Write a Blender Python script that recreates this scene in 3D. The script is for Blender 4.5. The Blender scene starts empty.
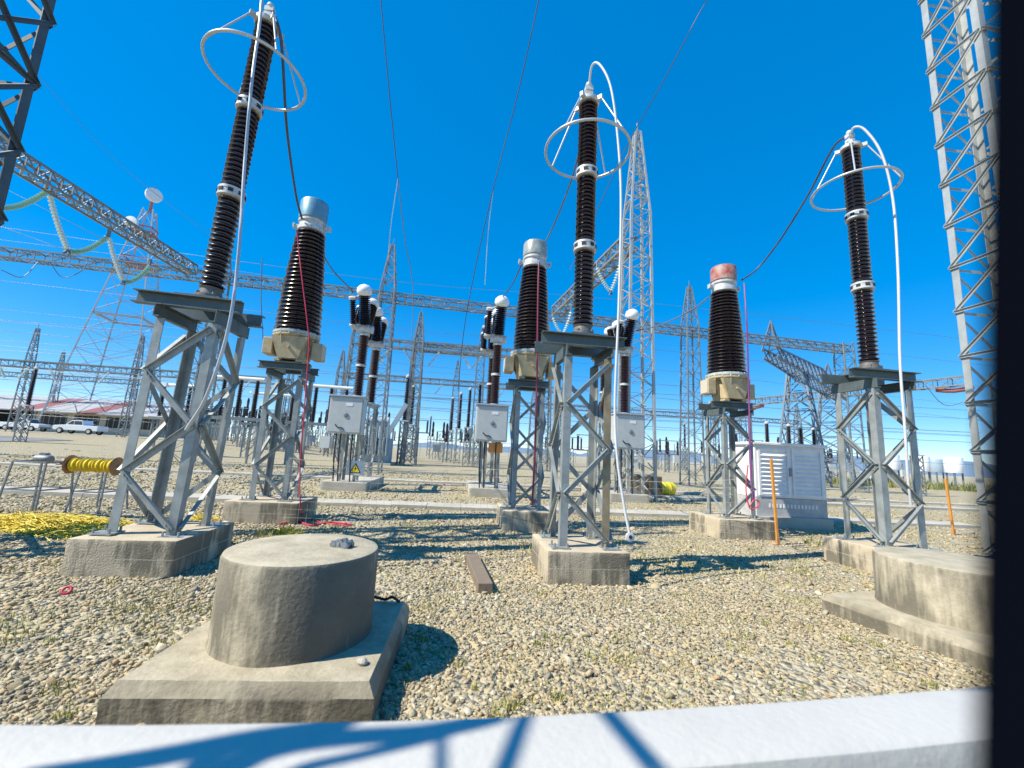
import bpy, bmesh, math, random
import numpy as np
from mathutils import Vector, Matrix, noise
random.seed(7); np.random.seed(7)
R = math.radians; PI = math.pi
scene = bpy.context.scene
COL = scene.collection

# ------------------------------------------------------------------ camera
FPX, PITCH, ROLL, CAMH = 420.0, math.atan(68/420.0), R(3.0), 1.6
F = Vector((0, math.cos(PITCH), math.sin(PITCH)))
R0 = Vector((1, 0, 0)); U0 = Vector((0, -math.sin(PITCH), math.cos(PITCH)))
CR = R0*math.cos(ROLL) + U0*math.sin(ROLL)
CU = U0*math.cos(ROLL) - R0*math.sin(ROLL)
CC = Vector((0, 0, CAMH))
def ray(x, y): return F*FPX + CR*(x-512) + CU*(384-y)
def at(x, y, Y):
    d = ray(x, y); return CC + d*(Y/d.y)
def gr(x, y, z=0.0):
    d = ray(x, y); return CC + d*((z-CAMH)/d.z)
cam = bpy.data.cameras.new('camera'); camo = bpy.data.objects.new('camera', cam); COL.objects.link(camo)
m = Matrix((CR, CU, -F)).transposed().to_4x4(); m.translation = CC
camo.matrix_world = m
cam.sensor_fit = 'HORIZONTAL'; cam.sensor_width = 36; cam.lens = FPX/1024*36
cam.clip_start = 0.02; cam.clip_end = 5000
cam.dof.use_dof = True; cam.dof.focus_distance = 7.0; cam.dof.aperture_fstop = cam.lens/8.0
scene.camera = camo

# ------------------------------------------------------------------ light
SUN_EL, SUN_AZ = R(48), R(23)      # shadows run right and a little away from the viewer
sd = Vector((-math.cos(SUN_AZ)*math.cos(SUN_EL), -math.sin(SUN_AZ)*math.cos(SUN_EL), math.sin(SUN_EL)))
sun = bpy.data.lights.new('sun', 'SUN'); sun.energy = 4.5; sun.angle = R(0.5); sun.color = (1, .93, .80)
suno = bpy.data.objects.new('sun', sun); COL.objects.link(suno)
suno.rotation_euler = (-sd).to_track_quat('-Z', 'Y').to_euler()
w = bpy.data.worlds.new('World'); scene.world = w; w.use_nodes = True
nt = w.node_tree; nt.nodes.clear()
sky = nt.nodes.new('ShaderNodeTexSky'); sky.sky_type = 'NISHITA'; sky.sun_disc = False
sky.sun_elevation = SUN_EL; sky.sun_rotation = math.atan2(sd.x, sd.y) % (2*PI)
sky.altitude = 4000; sky.air_density = 1.0; sky.dust_density = 0.0; sky.ozone_density = 3.0
hs = nt.nodes.new('ShaderNodeHueSaturation'); hs.inputs['Saturation'].default_value = 2.3; hs.inputs['Hue'].default_value = 0.505; hs.inputs['Value'].default_value = 2.15
gm = nt.nodes.new('ShaderNodeGamma'); gm.inputs[1].default_value = .45
bg = nt.nodes.new('ShaderNodeBackground'); bg.inputs['Strength'].default_value = 0.15
ow = nt.nodes.new('ShaderNodeOutputWorld')
nt.links.new(sky.outputs[0], gm.inputs[0]); nt.links.new(gm.outputs[0], hs.inputs['Color']); nt.links.new(hs.outputs[0], bg.inputs['Color']); nt.links.new(bg.outputs[0], ow.inputs['Surface'])
vs = scene.view_settings; vs.view_transform = 'Standard'; vs.look = 'None'; vs.gamma = 1; vs.exposure = 0.7
vs.use_curve_mapping = False
scene.cycles.max_bounces = 6; scene.cycles.diffuse_bounces = 3; scene.cycles.transparent_max_bounces = 8

# ------------------------------------------------------------------ materials
def mat(name, col, rough=.6, metal=0., var=.0, scale=6., col2=None, bump=0., bscale=40., coat=0., stretch=None, island=None, spec=None, stain=None, stain_more=0., line=None, dust=None):
    ma = bpy.data.materials.new(name); ma.use_nodes = True
    t = ma.node_tree; b = t.nodes['Principled BSDF']
    b.inputs['Roughness'].default_value = rough; b.inputs['Metallic'].default_value = metal
    if coat: b.inputs['Coat Weight'].default_value = coat; b.inputs['Coat Roughness'].default_value = .08
    if spec is not None: b.inputs['Specular IOR Level'].default_value = spec
    c = (*col, 1)
    N = t.nodes.new; L = t.links.new
    tc = N('ShaderNodeTexCoord'); mp = N('ShaderNodeMapping'); L(tc.outputs['Object'], mp.inputs[0])
    if stretch: mp.inputs['Scale'].default_value = stretch
    if island:
        gi = N('ShaderNodeNewGeometry'); cr = N('ShaderNodeValToRGB'); L(gi.outputs['Random Per Island'], cr.inputs[0])
        e = cr.color_ramp.elements
        while len(e) < len(island): e.new(0.5)
        for k, cc in enumerate(island):
            e[k].position = k/len(island); e[k].color = (*cc, 1)
        cr.color_ramp.interpolation = 'LINEAR'
        out = cr.outputs[0]
    else:
        rgb = N('ShaderNodeRGB'); rgb.outputs[0].default_value = c; out = rgb.outputs[0]
    if var or col2:
        nz = N('ShaderNodeTexNoise'); nz.inputs['Scale'].default_value = scale; nz.inputs['Detail'].default_value = 8; nz.inputs['Roughness'].default_value = .65
        L(mp.outputs[0], nz.inputs['Vector'])
        rm = N('ShaderNodeValToRGB'); rm.color_ramp.elements[0].position = .36; rm.color_ramp.elements[1].position = .66
        L(nz.outputs[0], rm.inputs[0])
        mx = N('ShaderNodeMix'); mx.data_type = 'RGBA'
        L(rm.outputs[0], mx.inputs['Factor'])
        if col2: mx.inputs['A'].default_value = (*col2, 1); L(out, mx.inputs['B'])
        else:
            dk = N('ShaderNodeHueSaturation'); dk.inputs['Value'].default_value = 1-var; L(out, dk.inputs['Color'])
            L(dk.outputs[0], mx.inputs['A']); L(out, mx.inputs['B'])
        out = mx.outputs['Result']
    if stain:   # runs of grime down the sides
        m2 = N('ShaderNodeMapping'); m2.inputs['Scale'].default_value = (1, 1, .45); L(tc.outputs['Object'], m2.inputs[0])
        n2 = N('ShaderNodeTexNoise'); n2.inputs['Scale'].default_value = 1.9; n2.inputs['Detail'].default_value = 9; n2.inputs['Roughness'].default_value = .6; L(m2.outputs[0], n2.inputs['Vector'])
        m4 = N('ShaderNodeMapping'); m4.inputs['Scale'].default_value = (1, 1, .07); L(tc.outputs['Object'], m4.inputs[0])
        n4 = N('ShaderNodeTexNoise'); n4.inputs['Scale'].default_value = 22; n4.inputs['Detail'].default_value = 4; L(m4.outputs[0], n4.inputs['Vector'])
        mm = N('ShaderNodeMix'); mm.inputs['Factor'].default_value = .22; L(n2.outputs[0], mm.inputs['A']); L(n4.outputs[0], mm.inputs['B'])
        r2 = N('ShaderNodeValToRGB'); r2.color_ramp.elements[0].position = .46 - stain_more; r2.color_ramp.elements[1].position = .54 - stain_more*.4; L(mm.outputs['Result'], r2.inputs[0])
        g = N('ShaderNodeNewGeometry'); sx = N('ShaderNodeSeparateXYZ'); L(g.outputs['Normal'], sx.inputs[0])
        ab = N('ShaderNodeMapRange'); ab.inputs['From Min'].default_value = .95; ab.inputs['From Max'].default_value = .1; L(sx.outputs['Z'], ab.inputs['Value'])
        mu = N('ShaderNodeMath'); mu.operation = 'MULTIPLY'; L(ab.outputs[0], mu.inputs[0]); L(r2.outputs[0], mu.inputs[1])
        mu2 = N('ShaderNodeMath'); mu2.operation = 'MULTIPLY'; mu2.inputs[1].default_value = .85; L(mu.outputs[0], mu2.inputs[0])
        mx = N('ShaderNodeMix'); mx.data_type = 'RGBA'; L(mu2.outputs[0], mx.inputs['Factor']); L(out, mx.inputs['A']); mx.inputs['B'].default_value = (*stain, 1)
        out = mx.outputs['Result']
    if line:      # pale joint left by the formwork
        s2 = N('ShaderNodeSeparateXYZ'); L(tc.outputs['Object'], s2.inputs[0])
        cp = N('ShaderNodeMath'); cp.operation = 'COMPARE'; cp.inputs[1].default_value = line; cp.inputs[2].default_value = .006; L(s2.outputs['Z'], cp.inputs[0])
        cm = N('ShaderNodeMath'); cm.operation = 'MULTIPLY'; cm.inputs[1].default_value = .5; L(cp.outputs[0], cm.inputs[0])
        mx = N('ShaderNodeMix'); mx.data_type = 'RGBA'; L(cm.outputs[0], mx.inputs['Factor']); L(out, mx.inputs['A']); mx.inputs['B'].default_value = (.55, .50, .38, 1); out = mx.outputs['Result']
    if dust:      # drifts of dust and dry soil over the stones
        nd = N('ShaderNodeTexNoise'); nd.inputs['Scale'].default_value = 1.1; nd.inputs['Detail'].default_value = 7; nd.inputs['Roughness'].default_value = .7; L(tc.outputs['Object'], nd.inputs['Vector'])
        rd = N('ShaderNodeValToRGB'); rd.color_ramp.elements[0].position = .48; rd.color_ramp.elements[1].position = .68; L(nd.outputs[0], rd.inputs[0])
        dm = N('ShaderNodeMath'); dm.operation = 'MULTIPLY'; dm.inputs[1].default_value = .6; L(rd.outputs[0], dm.inputs[0])
        mx = N('ShaderNodeMix'); mx.data_type = 'RGBA'; L(dm.outputs[0], mx.inputs['Factor']); L(out, mx.inputs['A']); mx.inputs['B'].default_value = (*dust, 1); out = mx.outputs['Result']
    L(out, b.inputs['Base Color'])
    if bump:
        n3 = N('ShaderNodeTexNoise'); n3.inputs['Scale'].default_value = bscale; n3.inputs['Detail'].default_value = 8
        L(mp.outputs[0], n3.inputs['Vector'])
        bp = N('ShaderNodeBump'); bp.inputs['Strength'].default_value = bump; bp.inputs['Distance'].default_value = .02
        L(n3.outputs[0], bp.inputs['Height']); L(bp.outputs[0], b.inputs['Normal'])
    return ma
M = {}
M['steel'] = mat('galvanised_steel', (.38, .405, .385), .5, .3, var=.34, scale=5, bump=.05, bscale=60)
M['steel_brown'] = mat('weathered_steel', (.36, .29, .18), .7, .1, var=.35, scale=8)
M['steel_far'] = mat('far_galvanised_steel', (.25, .28, .28), .55, .25, var=.25, scale=1.5)
M['steel_bright'] = mat('bright_galvanised_steel', (.46, .48, .46), .45, .2, var=.2, scale=3)
M['porcelain'] = mat('brown_porcelain', (.017, .0065, .0095), .25, 0, var=.35, scale=9, coat=.5)
M['porcelain_red'] = mat('red_brown_porcelain', (.045, .014, .017), .3, 0, var=.3, scale=9, coat=.4)
M['flange'] = mat('cast_aluminium', (.62, .64, .63), .5, .15, var=.3, scale=9)
M['cast_iron'] = mat('grey_cast_iron', (.20, .19, .17), .6, .2, var=.4, scale=9)
M['steel_beam'] = mat('dark_steel_beam', (.13, .165, .165), .5, .25, var=.3, scale=5)
M['steel_dark'] = mat('shaded_blue_steel', (.10, .125, .135), .55, .25, var=.25, scale=3)  # shadow side of the left column put into its steel colour
M['dark_hole'] = mat('dark_recess', (.03, .03, .03), .8)
M['ring'] = mat('aluminium_tube', (.55, .57, .58), .38, .35, var=.15, scale=4)
M['beige'] = mat('beige_paint', (.56, .45, .26), .5, 0, var=.3, scale=7)
M['cap_blue'] = mat('blue_grey_cap', (.17, .36, .47), .4, .2, var=.2, scale=5)
M['cap_white'] = mat('pale_milky_cap', (.52, .57, .54), .35, 0, var=.3, scale=5)
M['cap_glassy'] = mat('weathered_pale_cap', (.42, .46, .43), .35, .1, scale=4, col2=(.22, .25, .24))
M['cap_red'] = mat('red_flaking_cap', (.33, .03, .018), .6, 0, scale=5.5, col2=(.36, .28, .24))
M['concrete'] = mat('concrete', (.56, .47, .33), .9, 0, scale=3, col2=(.44, .37, .26), bump=.5, bscale=55, stain=(.13, .12, .085), line=.19)
M['concrete_dark'] = mat('weathered_concrete', (.49, .43, .31), .92, 0, scale=5, col2=(.33, .29, .20), bump=.35, bscale=35, stain=(.10, .09, .066), stain_more=.05)
M['concrete_pale'] = mat('pale_concrete', (.52, .48, .40), .9, 0, scale=1.2, col2=(.40, .37, .30), bump=.4, bscale=30)
M['block_brown'] = mat('brown_concrete_block', (.40, .29, .17), .9, 0, scale=3, col2=(.28, .20, .12), bump=.4, stain=(.12, .08, .05))
M['white_paint'] = mat('white_masonry_paint', (.515, .50, .455), .6, 0, var=.08, scale=4, bump=.15, bscale=45)
M['post'] = mat('dark_steel_with_shade', (.002, .003, .006), .95, spec=0.)  # dark post steel, with its shade put into the near-black colour
M['fence'] = mat('grey_fence_steel', (.25, .27, .28), .5, .3, var=.2)
M['cabinet'] = mat('grey_cabinet_paint', (.50, .53, .52), .45, 0, var=.1, scale=4)
M['cabinet_trim'] = mat('cabinet_edge', (.40, .45, .50), .5)
M['kiosk'] = mat('white_kiosk_paint', (.86, .84, .82), .5, 0, var=.12, scale=4)
M['kiosk_grey'] = mat('grey_kiosk_base', (.52, .51, .49), .6, 0, var=.25, scale=5)
M['black'] = mat('black_rubber', (.02, .02, .02), .6)
M['yellow_net'] = mat('yellow_netting', (.78, .62, .03), .6, 0, island=[(.82, .60, .02), (.62, .45, .015), (.88, .70, .08), (.48, .38, .02)])
M['yellow'] = mat('bright_yellow_roll', (.84, .62, .02), .6, 0, scale=14, col2=(.70, .48, .015), bump=.6, bscale=60)
M['rust'] = mat('rusty_disc', (.48, .25, .12), .8, 0, var=.4, scale=6)
M['orange'] = mat('orange_stake_paint', (.72, .34, .04), .6, 0, scale=4, col2=(.55, .20, .05))
M['wood'] = mat('weathered_timber', (.26, .20, .14), .85, 0, var=.4, scale=8, stretch=(1, 8, 1))
M['red'] = mat('red_cable', (.55, .03, .07), .5)
M['red_dark'] = mat('maroon_cable', (.20, .02, .06), .5)
M['purple'] = mat('purple_cable', (.22, .05, .22), .5)
M['hose'] = mat('silver_cable', (.62, .62, .61), .5, 0, var=.1)
M['cable'] = mat('dark_conductor', (.07, .09, .12), .5, .2)
M['conductor'] = mat('grey_conductor', (.16, .20, .24), .5, .3)
M['glass'] = mat('pale_glass_insulator', (.62, .72, .68), .25, 0, coat=.3)
M['green_glass'] = mat('green_glass_insulator', (.25, .50, .42), .25, 0, coat=.3)
M['roof'] = mat('grey_metal_roof', (.40, .40, .40), .7, 0, var=.12, scale=.6)
M['roof_red'] = mat('red_metal_roof', (.30, .10, .09), .6, 0, var=.2, scale=.8)
M['cream'] = mat('cream_wall', (.62, .55, .42), .8, 0, var=.15, scale=1)
M['dark'] = mat('dark_interior', (.05, .05, .05), .8)
M['car_white'] = mat('white_car_paint', (.80, .81, .82), .3, 0, coat=.6)
M['car_glass'] = mat('tinted_glass', (.03, .04, .05), .1)
M['tyre'] = mat('tyre', (.02, .02, .02), .8)
M['sign'] = mat('sign_grey', (.62, .64, .66), .5)
M['sign_yellow'] = mat('sign_yellow', (.80, .62, .02), .5)
M['dish'] = mat('dish_white', (.78, .79, .78), .5)
M['tower_red'] = mat('red_tower_paint', (.34, .12, .10), .6)
M['tower_white'] = mat('white_tower_paint', (.40, .44, .47), .6)
M['trafo'] = mat('blue_grey_transformer', (.33, .42, .48), .5)
M['netwire'] = mat('pale_net_cord', (.55, .52, .38), .6)
M['orange_box'] = mat('orange_box', (.70, .30, .08), .6, var=.2)
M['grass'] = mat('dry_grass', (.2, .2, .1), .9, island=[(.22, .25, .05), (.35, .32, .08), (.16, .22, .05), (.48, .42, .16)])
M['bush'] = mat('green_bank_grass', (.2, .2, .1), .9, island=[(.13, .17, .05), (.22, .24, .08), (.10, .14, .04), (.30, .28, .10)])
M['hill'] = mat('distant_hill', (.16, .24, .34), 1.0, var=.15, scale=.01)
M['asphalt'] = mat('grey_asphalt', (.24, .24, .23), .9, 0, var=.3, scale=.5, bump=.3, bscale=20)
M['gravel'] = mat('gravel_stone', (.4, .35, .28), .9, 0, island=[(.49, .40, .24), (.31, .27, .19), (.53, .44, .28), (.42, .28, .14), (.14, .13, .10), (.51, .41, .25), (.29, .28, .20), (.20, .17, .11), (.64, .56, .42), (.37, .35, .25), (.50, .39, .21), (.25, .23, .18), (.45, .36, .20)], bump=.4, bscale=90, dust=(.42, .34, .19))

def ground_mat():
    ma = bpy.data.materials.new('gravel_ground'); ma.use_nodes = True
    t = ma.node_tree; b = t.nodes['Principled BSDF']; b.inputs['Roughness'].default_value = .95
    N = t.nodes.new; L = t.links.new
    tc = N('ShaderNodeTexCoord')
    v = N('ShaderNodeTexVoronoi'); v.inputs['Scale'].default_value = 16; L(tc.outputs['Object'], v.inputs['Vector'])
    cr = N('ShaderNodeValToRGB'); L(v.outputs['Color'], cr.inputs[0])
    cols = [(.32, .28, .20), (.40, .35, .24), (.46, .40, .27), (.39, .34, .24), (.50, .44, .31)]
    e = cr.color_ramp.elements
    while len(e) < 5: e.new(.5)
    for k, c in enumerate(cols): e[k].position = k*.22; e[k].color = (*c, 1)
    n = N('ShaderNodeTexNoise'); n.inputs['Scale'].default_value = .45; n.inputs['Detail'].default_value = 10; n.inputs['Roughness'].default_value = .7; L(tc.outputs['Object'], n.inputs['Vector'])
    r = N('ShaderNodeValToRGB'); r.color_ramp.elements[0].position = .46; r.color_ramp.elements[1].position = .62; L(n.outputs[0], r.inputs[0])
    mx = N('ShaderNodeMix'); mx.data_type = 'RGBA'; L(r.outputs[0], mx.inputs['Factor']); L(cr.outputs[0], mx.inputs['A']); mx.inputs['B'].default_value = (.45, .37, .20, 1)
    n2 = N('ShaderNodeTexNoise'); n2.inputs['Scale'].default_value = 3; n2.inputs['Detail'].default_value = 8; L(tc.outputs['Object'], n2.inputs['Vector'])
    r2 = N('ShaderNodeValToRGB'); r2.color_ramp.elements[0].position = .55; r2.color_ramp.elements[1].position = .75; L(n2.outputs[0], r2.inputs[0])
    mu = N('ShaderNodeMath'); mu.operation = 'MULTIPLY'; mu.inputs[1].default_value = .45; L(r2.outputs[0], mu.inputs[0])
    mx2 = N('ShaderNodeMix'); mx2.data_type = 'RGBA'; L(mu.outputs[0], mx2.inputs['Factor']); L(mx.outputs['Result'], mx2.inputs['A']); mx2.inputs['B'].default_value = (.34, .30, .15, 1)
    L(mx2.outputs['Result'], b.inputs['Base Color'])
    bp = N('ShaderNodeBump'); bp.inputs['Strength'].default_value = 1.0; bp.inputs['Distance'].default_value = .06
    L(v.outputs['Distance'], bp.inputs['Height']); bp.invert = True; L(bp.outputs[0], b.inputs['Normal'])
    return ma
M['ground'] = ground_mat()

# ------------------------------------------------------------------ mesh builder
class MB:
    def __init__(s): s.v = []; s.f = []; s.mi = []; s.cur = 0; s.T = None; s.seed = 0.
    def add(s, vs, fs):
        k = len(s.v)
        if s.T is not None: vs = [s.T @ Vector(p) for p in vs]
        s.v.extend([tuple(p) for p in vs]); s.f.extend([tuple(i+k for i in f) for f in fs]); s.mi.extend([s.cur]*len(fs)); return s
    def obox(s, P, Q, u, v, u0, u1, v0, v1):
        P = Vector(P); Q = Vector(Q)
        vs = [A+u*a+v*b for A in (P, Q) for a, b in ((u0, v0), (u1, v0), (u1, v1), (u0, v1))]
        return s.add(vs, [(3, 2, 1, 0), (4, 5, 6, 7), (0, 1, 5, 4), (1, 2, 6, 5), (2, 3, 7, 6), (3, 0, 4, 7)])
    def bar(s, P, Q, a, b=None, up=(0, 0, 1)):
        b = b or a; d = (Vector(Q)-Vector(P)).normalized(); up = Vector(up)
        if abs(d.dot(up)) > .97: up = Vector((0, 1, 0))
        u = d.cross(up).normalized(); v = u.cross(d)
        return s.obox(P, Q, u, v, -a/2, a/2, -b/2, b/2)
    def angle(s, P, Q, u, v, l, t=.012):     # L section: plates along u and along v from the corner line
        s.obox(P, Q, u, v, 0, l, 0, t); return s.obox(P, Q, u, v, 0, t, t+.0005, l)
    def box(s, c, d, rz=0):
        x, y, z = (q/2 for q in d); cs, sn = math.cos(rz), math.sin(rz)
        vs = [(c[0]+a*x*cs-b*y*sn, c[1]+a*x*sn+b*y*cs, c[2]+g*z) for g in (-1, 1) for a, b in ((-1, -1), (1, -1), (1, 1), (-1, 1))]
        return s.add(vs, [(3, 2, 1, 0), (4, 5, 6, 7), (0, 1, 5, 4), (1, 2, 6, 5), (2, 3, 7, 6), (3, 0, 4, 7)])
    def lathe(s, prof, n=24, c=(0, 0, 0), ax=None):
        q = Vector((0, 0, 1)).rotation_difference(Vector(ax)) if ax is not None else None
        vs = []; fs = []; c = Vector(c)
        for r, z in prof:
            for k in range(n):
                p = Vector((r*math.cos(2*PI*k/n), r*math.sin(2*PI*k/n), z))
                if q: p = q @ p
                vs.append(c+p)
        for i in range(len(prof)-1):
            for k in range(n):
                k2 = (k+1) % n; fs.append((i*n+k, i*n+k2, (i+1)*n+k2, (i+1)*n+k))
        fs.append(tuple(reversed(range(n)))); m0 = (len(prof)-1)*n; fs.append(tuple(range(m0, m0+n)))
        return s.add(vs, fs)
    def cyl(s, P, Q, r, n=12, r2=None):
        P = Vector(P); Q = Vector(Q); d = Q-P
        return s.lathe([(r, 0), (r2 if r2 is not None else r, d.length)], n, P, d.normalized())
    def tube(s, pts, r, n=6, closed=False):
        pts = [Vector(p) for p in pts]; N = len(pts); vs = []; fs = []; ref = None
        for i, p in enumerate(pts):
            a = pts[i-1] if (i or closed) else p; b = pts[(i+1) % N] if (i < N-1 or closed) else p
            d = (b-a).normalized()
            if ref is None: ref = d.cross(Vector((0, 0, 1)) if abs(d.z) < .9 else Vector((1, 0, 0))).normalized()
            ref = (ref - d*ref.dot(d)).normalized(); w_ = d.cross(ref)
            for k in range(n): vs.append(p+ref*(r*math.cos(2*PI*k/n))+w_*(r*math.sin(2*PI*k/n)))
        for i in range(N if closed else N-1):
            j = (i+1) % N
            for k in range(n): k2 = (k+1) % n; fs.append((i*n+k, i*n+k2, j*n+k2, j*n+k))
        if not closed: fs.append(tuple(reversed(range(n)))); fs.append(tuple(range((N-1)*n, N*n)))
        return s.add(vs, fs)
    def prism(s, poly, z0, z1):      # poly counter-clockwise in xy
        n = len(poly); vs = [(x, y, z0) for x, y in poly]+[(x, y, z1) for x, y in poly]
        return s.add(vs, [tuple(reversed(range(n))), tuple(range(n, 2*n))]+[(k, (k+1) % n, n+(k+1) % n, n+k) for k in range(n)])
    def mesh(s, name, mats, smooth=None, bevel=0, rough=0, cuts=12):
        me = bpy.data.meshes.new(name); me.from_pydata(s.v, [], s.f); me.update()
        for q in (mats if isinstance(mats, (list, tuple)) else [mats]): me.materials.append(M[q])
        me.polygons.foreach_set('material_index', s.mi)
        if bevel:
            b = bmesh.new(); b.from_mesh(me); bmesh.ops.bevel(b, geom=list(b.edges), offset=bevel, segments=2, affect='EDGES', profile=.5); b.to_mesh(me); b.free()
        if rough:
            b = bmesh.new(); b.from_mesh(me); bmesh.ops.remove_doubles(b, verts=b.verts, dist=1e-5)
            bmesh.ops.subdivide_edges(b, edges=[e for e in b.edges if e.calc_length() > .12], cuts=cuts, use_grid_fill=True)
            b.normal_update()
            for v in b.verts:
                p = v.co*1.0+Vector((s.seed, 0, 0)); k = noise.noise(p*5)*.55+noise.noise(p*17)*.45
                sharp = max((f.normal.angle(g.normal) for f in v.link_faces for g in v.link_faces), default=0) > .5
                v.co += v.normal*(k*rough*(1.0 if not sharp else 1.3)-(rough*1.2*max(0, noise.noise(p*9+Vector((7, 3, 1)))-.15) if sharp else 0))
            b.to_mesh(me); b.free()
        if smooth is not None:
            me.polygons.foreach_set('use_smooth', [True]*len(me.polygons)); me.set_sharp_from_angle(angle=R(smooth))
        return me
    def build(s, name, mats, parent=None, smooth=None, bevel=0):
        o = bpy.data.objects.new(name, s.mesh(name, mats, smooth, bevel)); COL.objects.link(o)
        if parent is not None: o.parent = parent
        return o
def tag(o, label=None, cat=None, group=None, kind=None):
    for k, val in (('label', label), ('category', cat), ('group', group), ('kind', kind)):
        if val: o[k] = val
    return o
def thing(name, label, cat, loc=(0, 0, 0), rz=0, group=None):
    o = bpy.data.objects.new(name, None); COL.objects.link(o); o.location = loc; o.rotation_euler = (0, 0, rz)
    o.empty_display_size = .2
    return tag(o, label, cat, group)
def dup(root, loc, rz, label, group=None, scale=None):
    r = root.copy(); COL.objects.link(r); r.location = loc; r.rotation_euler = (0, 0, rz); r['label'] = label
    if group: r['group'] = group
    if scale: r.scale = scale
    for ch in list(root.children):
        c = ch.copy(); COL.objects.link(c); c.parent = r
        for g in list(ch.children):
            d = g.copy(); COL.objects.link(d); d.parent = c
    return r
def loc_mb(loc):     # a builder fed with world points for a thing standing (unrotated) at loc
    b = MB(); b.T = Matrix.Translation(-Vector(loc)); return b
def spline(pts, n=8):
    P = [Vector(p) for p in pts]; P = [P[0]*2-P[1]]+P+[P[-1]*2-P[-2]]; out = []
    for i in range(1, len(P)-2):
        for k in range(n):
            t = k/n; a, b, c, d = P[i-1], P[i], P[i+1], P[i+2]
            out.append(.5*((2*b)+(c-a)*t+(2*a-5*b+4*c-d)*t*t+(3*b-a-3*c+d)*t**3))
    out.append(P[-2]); return out

ROT = R(7)
def grid(c, x, y, z=0):
    cs, sn = math.cos(ROT), math.sin(ROT); return Vector((c[0]+x*cs-y*sn, c[1]+x*sn+y*cs, z))
def height(x, y):     # the yard is level; the far left rises gently
    def ss(a, b, t):
        t = min(1, max(0, (t-a)/(b-a))); return t*t*(3-2*t)
    return 1.0*ss(20, 50, y)*ss(-18, -45, -(-x)) if x < -18 else 0.0

# ------------------------------------------------------------------ setting
def ground():
    b = MB(); xs = [-3000, -800, -300, -150, -110]+list(range(-100, 101, 4))+[150, 300, 800, 3000]; ys = [-300, -60, -20]+list(range(-8, 120, 4))+[150, 250, 500, 1000, 3000]
    vs = [(x, y, height(x, y)) for y in ys for x in xs]; n = len(xs)
    fs = [(j*n+i, j*n+i+1, (j+1)*n+i+1, (j+1)*n+i) for j in range(len(ys)-1) for i in range(n-1)]
    b.add(vs, fs); tag(b.build('ground', 'ground', smooth=60), kind='structure')
ground()
b = MB()
pts = [(-120+3*k, 36+.12*(-60+3*k)*0+ (-120+3*k)*.04) for k in range(28)]
vs = []
for x, y in pts:
    for dy in (-4, 4): vs.append((x, y+dy, height(x, y+dy)+.03))
b.add(vs, [(2*i, 2*i+2, 2*i+3, 2*i+1) for i in range(len(pts)-1)])
tag(b.build('road', 'asphalt'), kind='structure')
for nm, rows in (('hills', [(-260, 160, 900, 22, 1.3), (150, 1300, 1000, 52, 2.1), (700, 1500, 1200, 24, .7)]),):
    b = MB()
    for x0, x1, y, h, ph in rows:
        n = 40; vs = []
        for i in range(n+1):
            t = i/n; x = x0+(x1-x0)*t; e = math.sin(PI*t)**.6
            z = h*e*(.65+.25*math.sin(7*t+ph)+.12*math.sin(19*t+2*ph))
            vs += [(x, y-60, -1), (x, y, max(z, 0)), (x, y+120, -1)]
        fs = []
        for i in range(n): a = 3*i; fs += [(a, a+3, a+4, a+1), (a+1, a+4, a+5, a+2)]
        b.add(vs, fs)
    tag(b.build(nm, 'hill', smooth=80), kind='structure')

# foreground wall: white coping under the viewer, gently curved in plan
WZ = 1.0
far_px = [(-160, 722), (0, 722), (130, 722.5), (256, 721), (400, 718.5), (512, 715), (650, 708), (800, 699), (985, 685), (1080, 676)]
far = [gr(x, y, WZ) for x, y in far_px]
far = [Vector((-4, far[0].y-.33, WZ))]+far+[Vector((4.5, far[-1].y+.85, WZ))]
near = []
for i, p in enumerate(far):
    d = (far[min(i+1, len(far)-1)]-far[max(i-1, 0)]).normalized(); near.append(p+Vector((d.y, -d.x, 0))*.188)
def wallprof(off, z):   # off 0 far .. 1 near
    return [Vector((a.x*(1-off)+b_.x*off, a.y*(1-off)+b_.y*off, z)) for a, b_ in zip(far, near)]
b = MB()
rows = [wallprof(.0, -.2), wallprof(.0, WZ-.02), wallprof(.015, WZ-.006), wallprof(.05, WZ), wallprof(.90, WZ), wallprof(.97, WZ-.01), wallprof(1.0, WZ-.04), wallprof(1.0, -.2)]
vs = [p for r_ in rows for p in r_]; n = len(far); fs = []
for i in range(len(rows)-1):
    for k in range(n-1): fs.append((i*n+k+1, i*n+k, (i+1)*n+k, (i+1)*n+k+1))
b.add(vs, fs)
tag(b.build('boundary_wall', 'white_paint', smooth=40), 'low white painted boundary wall along the bottom of the view', 'wall')

# ------------------------------------------------------------------ foundations
def plinth_block(c, sx, sy, h, label, mt='concrete', rz=ROT, line=True):
    b = MB(); b.box((0, 0, h/2-.1), (sx, sy, h+.2))
    b.seed = c[0]*3.1; me = b.mesh('foundation_block', mt, smooth=32, bevel=.012, rough=.010)
    o = bpy.data.objects.new('foundation_block', me); COL.objects.link(o); o.location = (c[0], c[1], 0); o.rotation_euler = (0, 0, rz)
    return tag(o, label, 'foundation', 'concrete foundation blocks under the equipment stands')
A1, A2, A3 = (-4.36, 5.62), (1.03, 6.16), (6.40, 7.35)
C1, C2, C3 = (-4.78, 9.0), (.40, 9.65), (5.22, 10.05)
plinth_block(A1, 1.12, 1.28, .4, 'dark stained concrete foundation block under the leftmost tall lattice stand')
plinth_block(A2, 1.08, 1.12, .4, 'pale concrete foundation block under the central tall lattice stand')
plinth_block(A3, 1.2, 1.2, .4, 'concrete foundation block under the right tall lattice stand, behind the round pier')
plinth_block(C1, 1.35, 1.2, .4, 'concrete foundation block under the stand of the blue-capped transformer')
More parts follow.
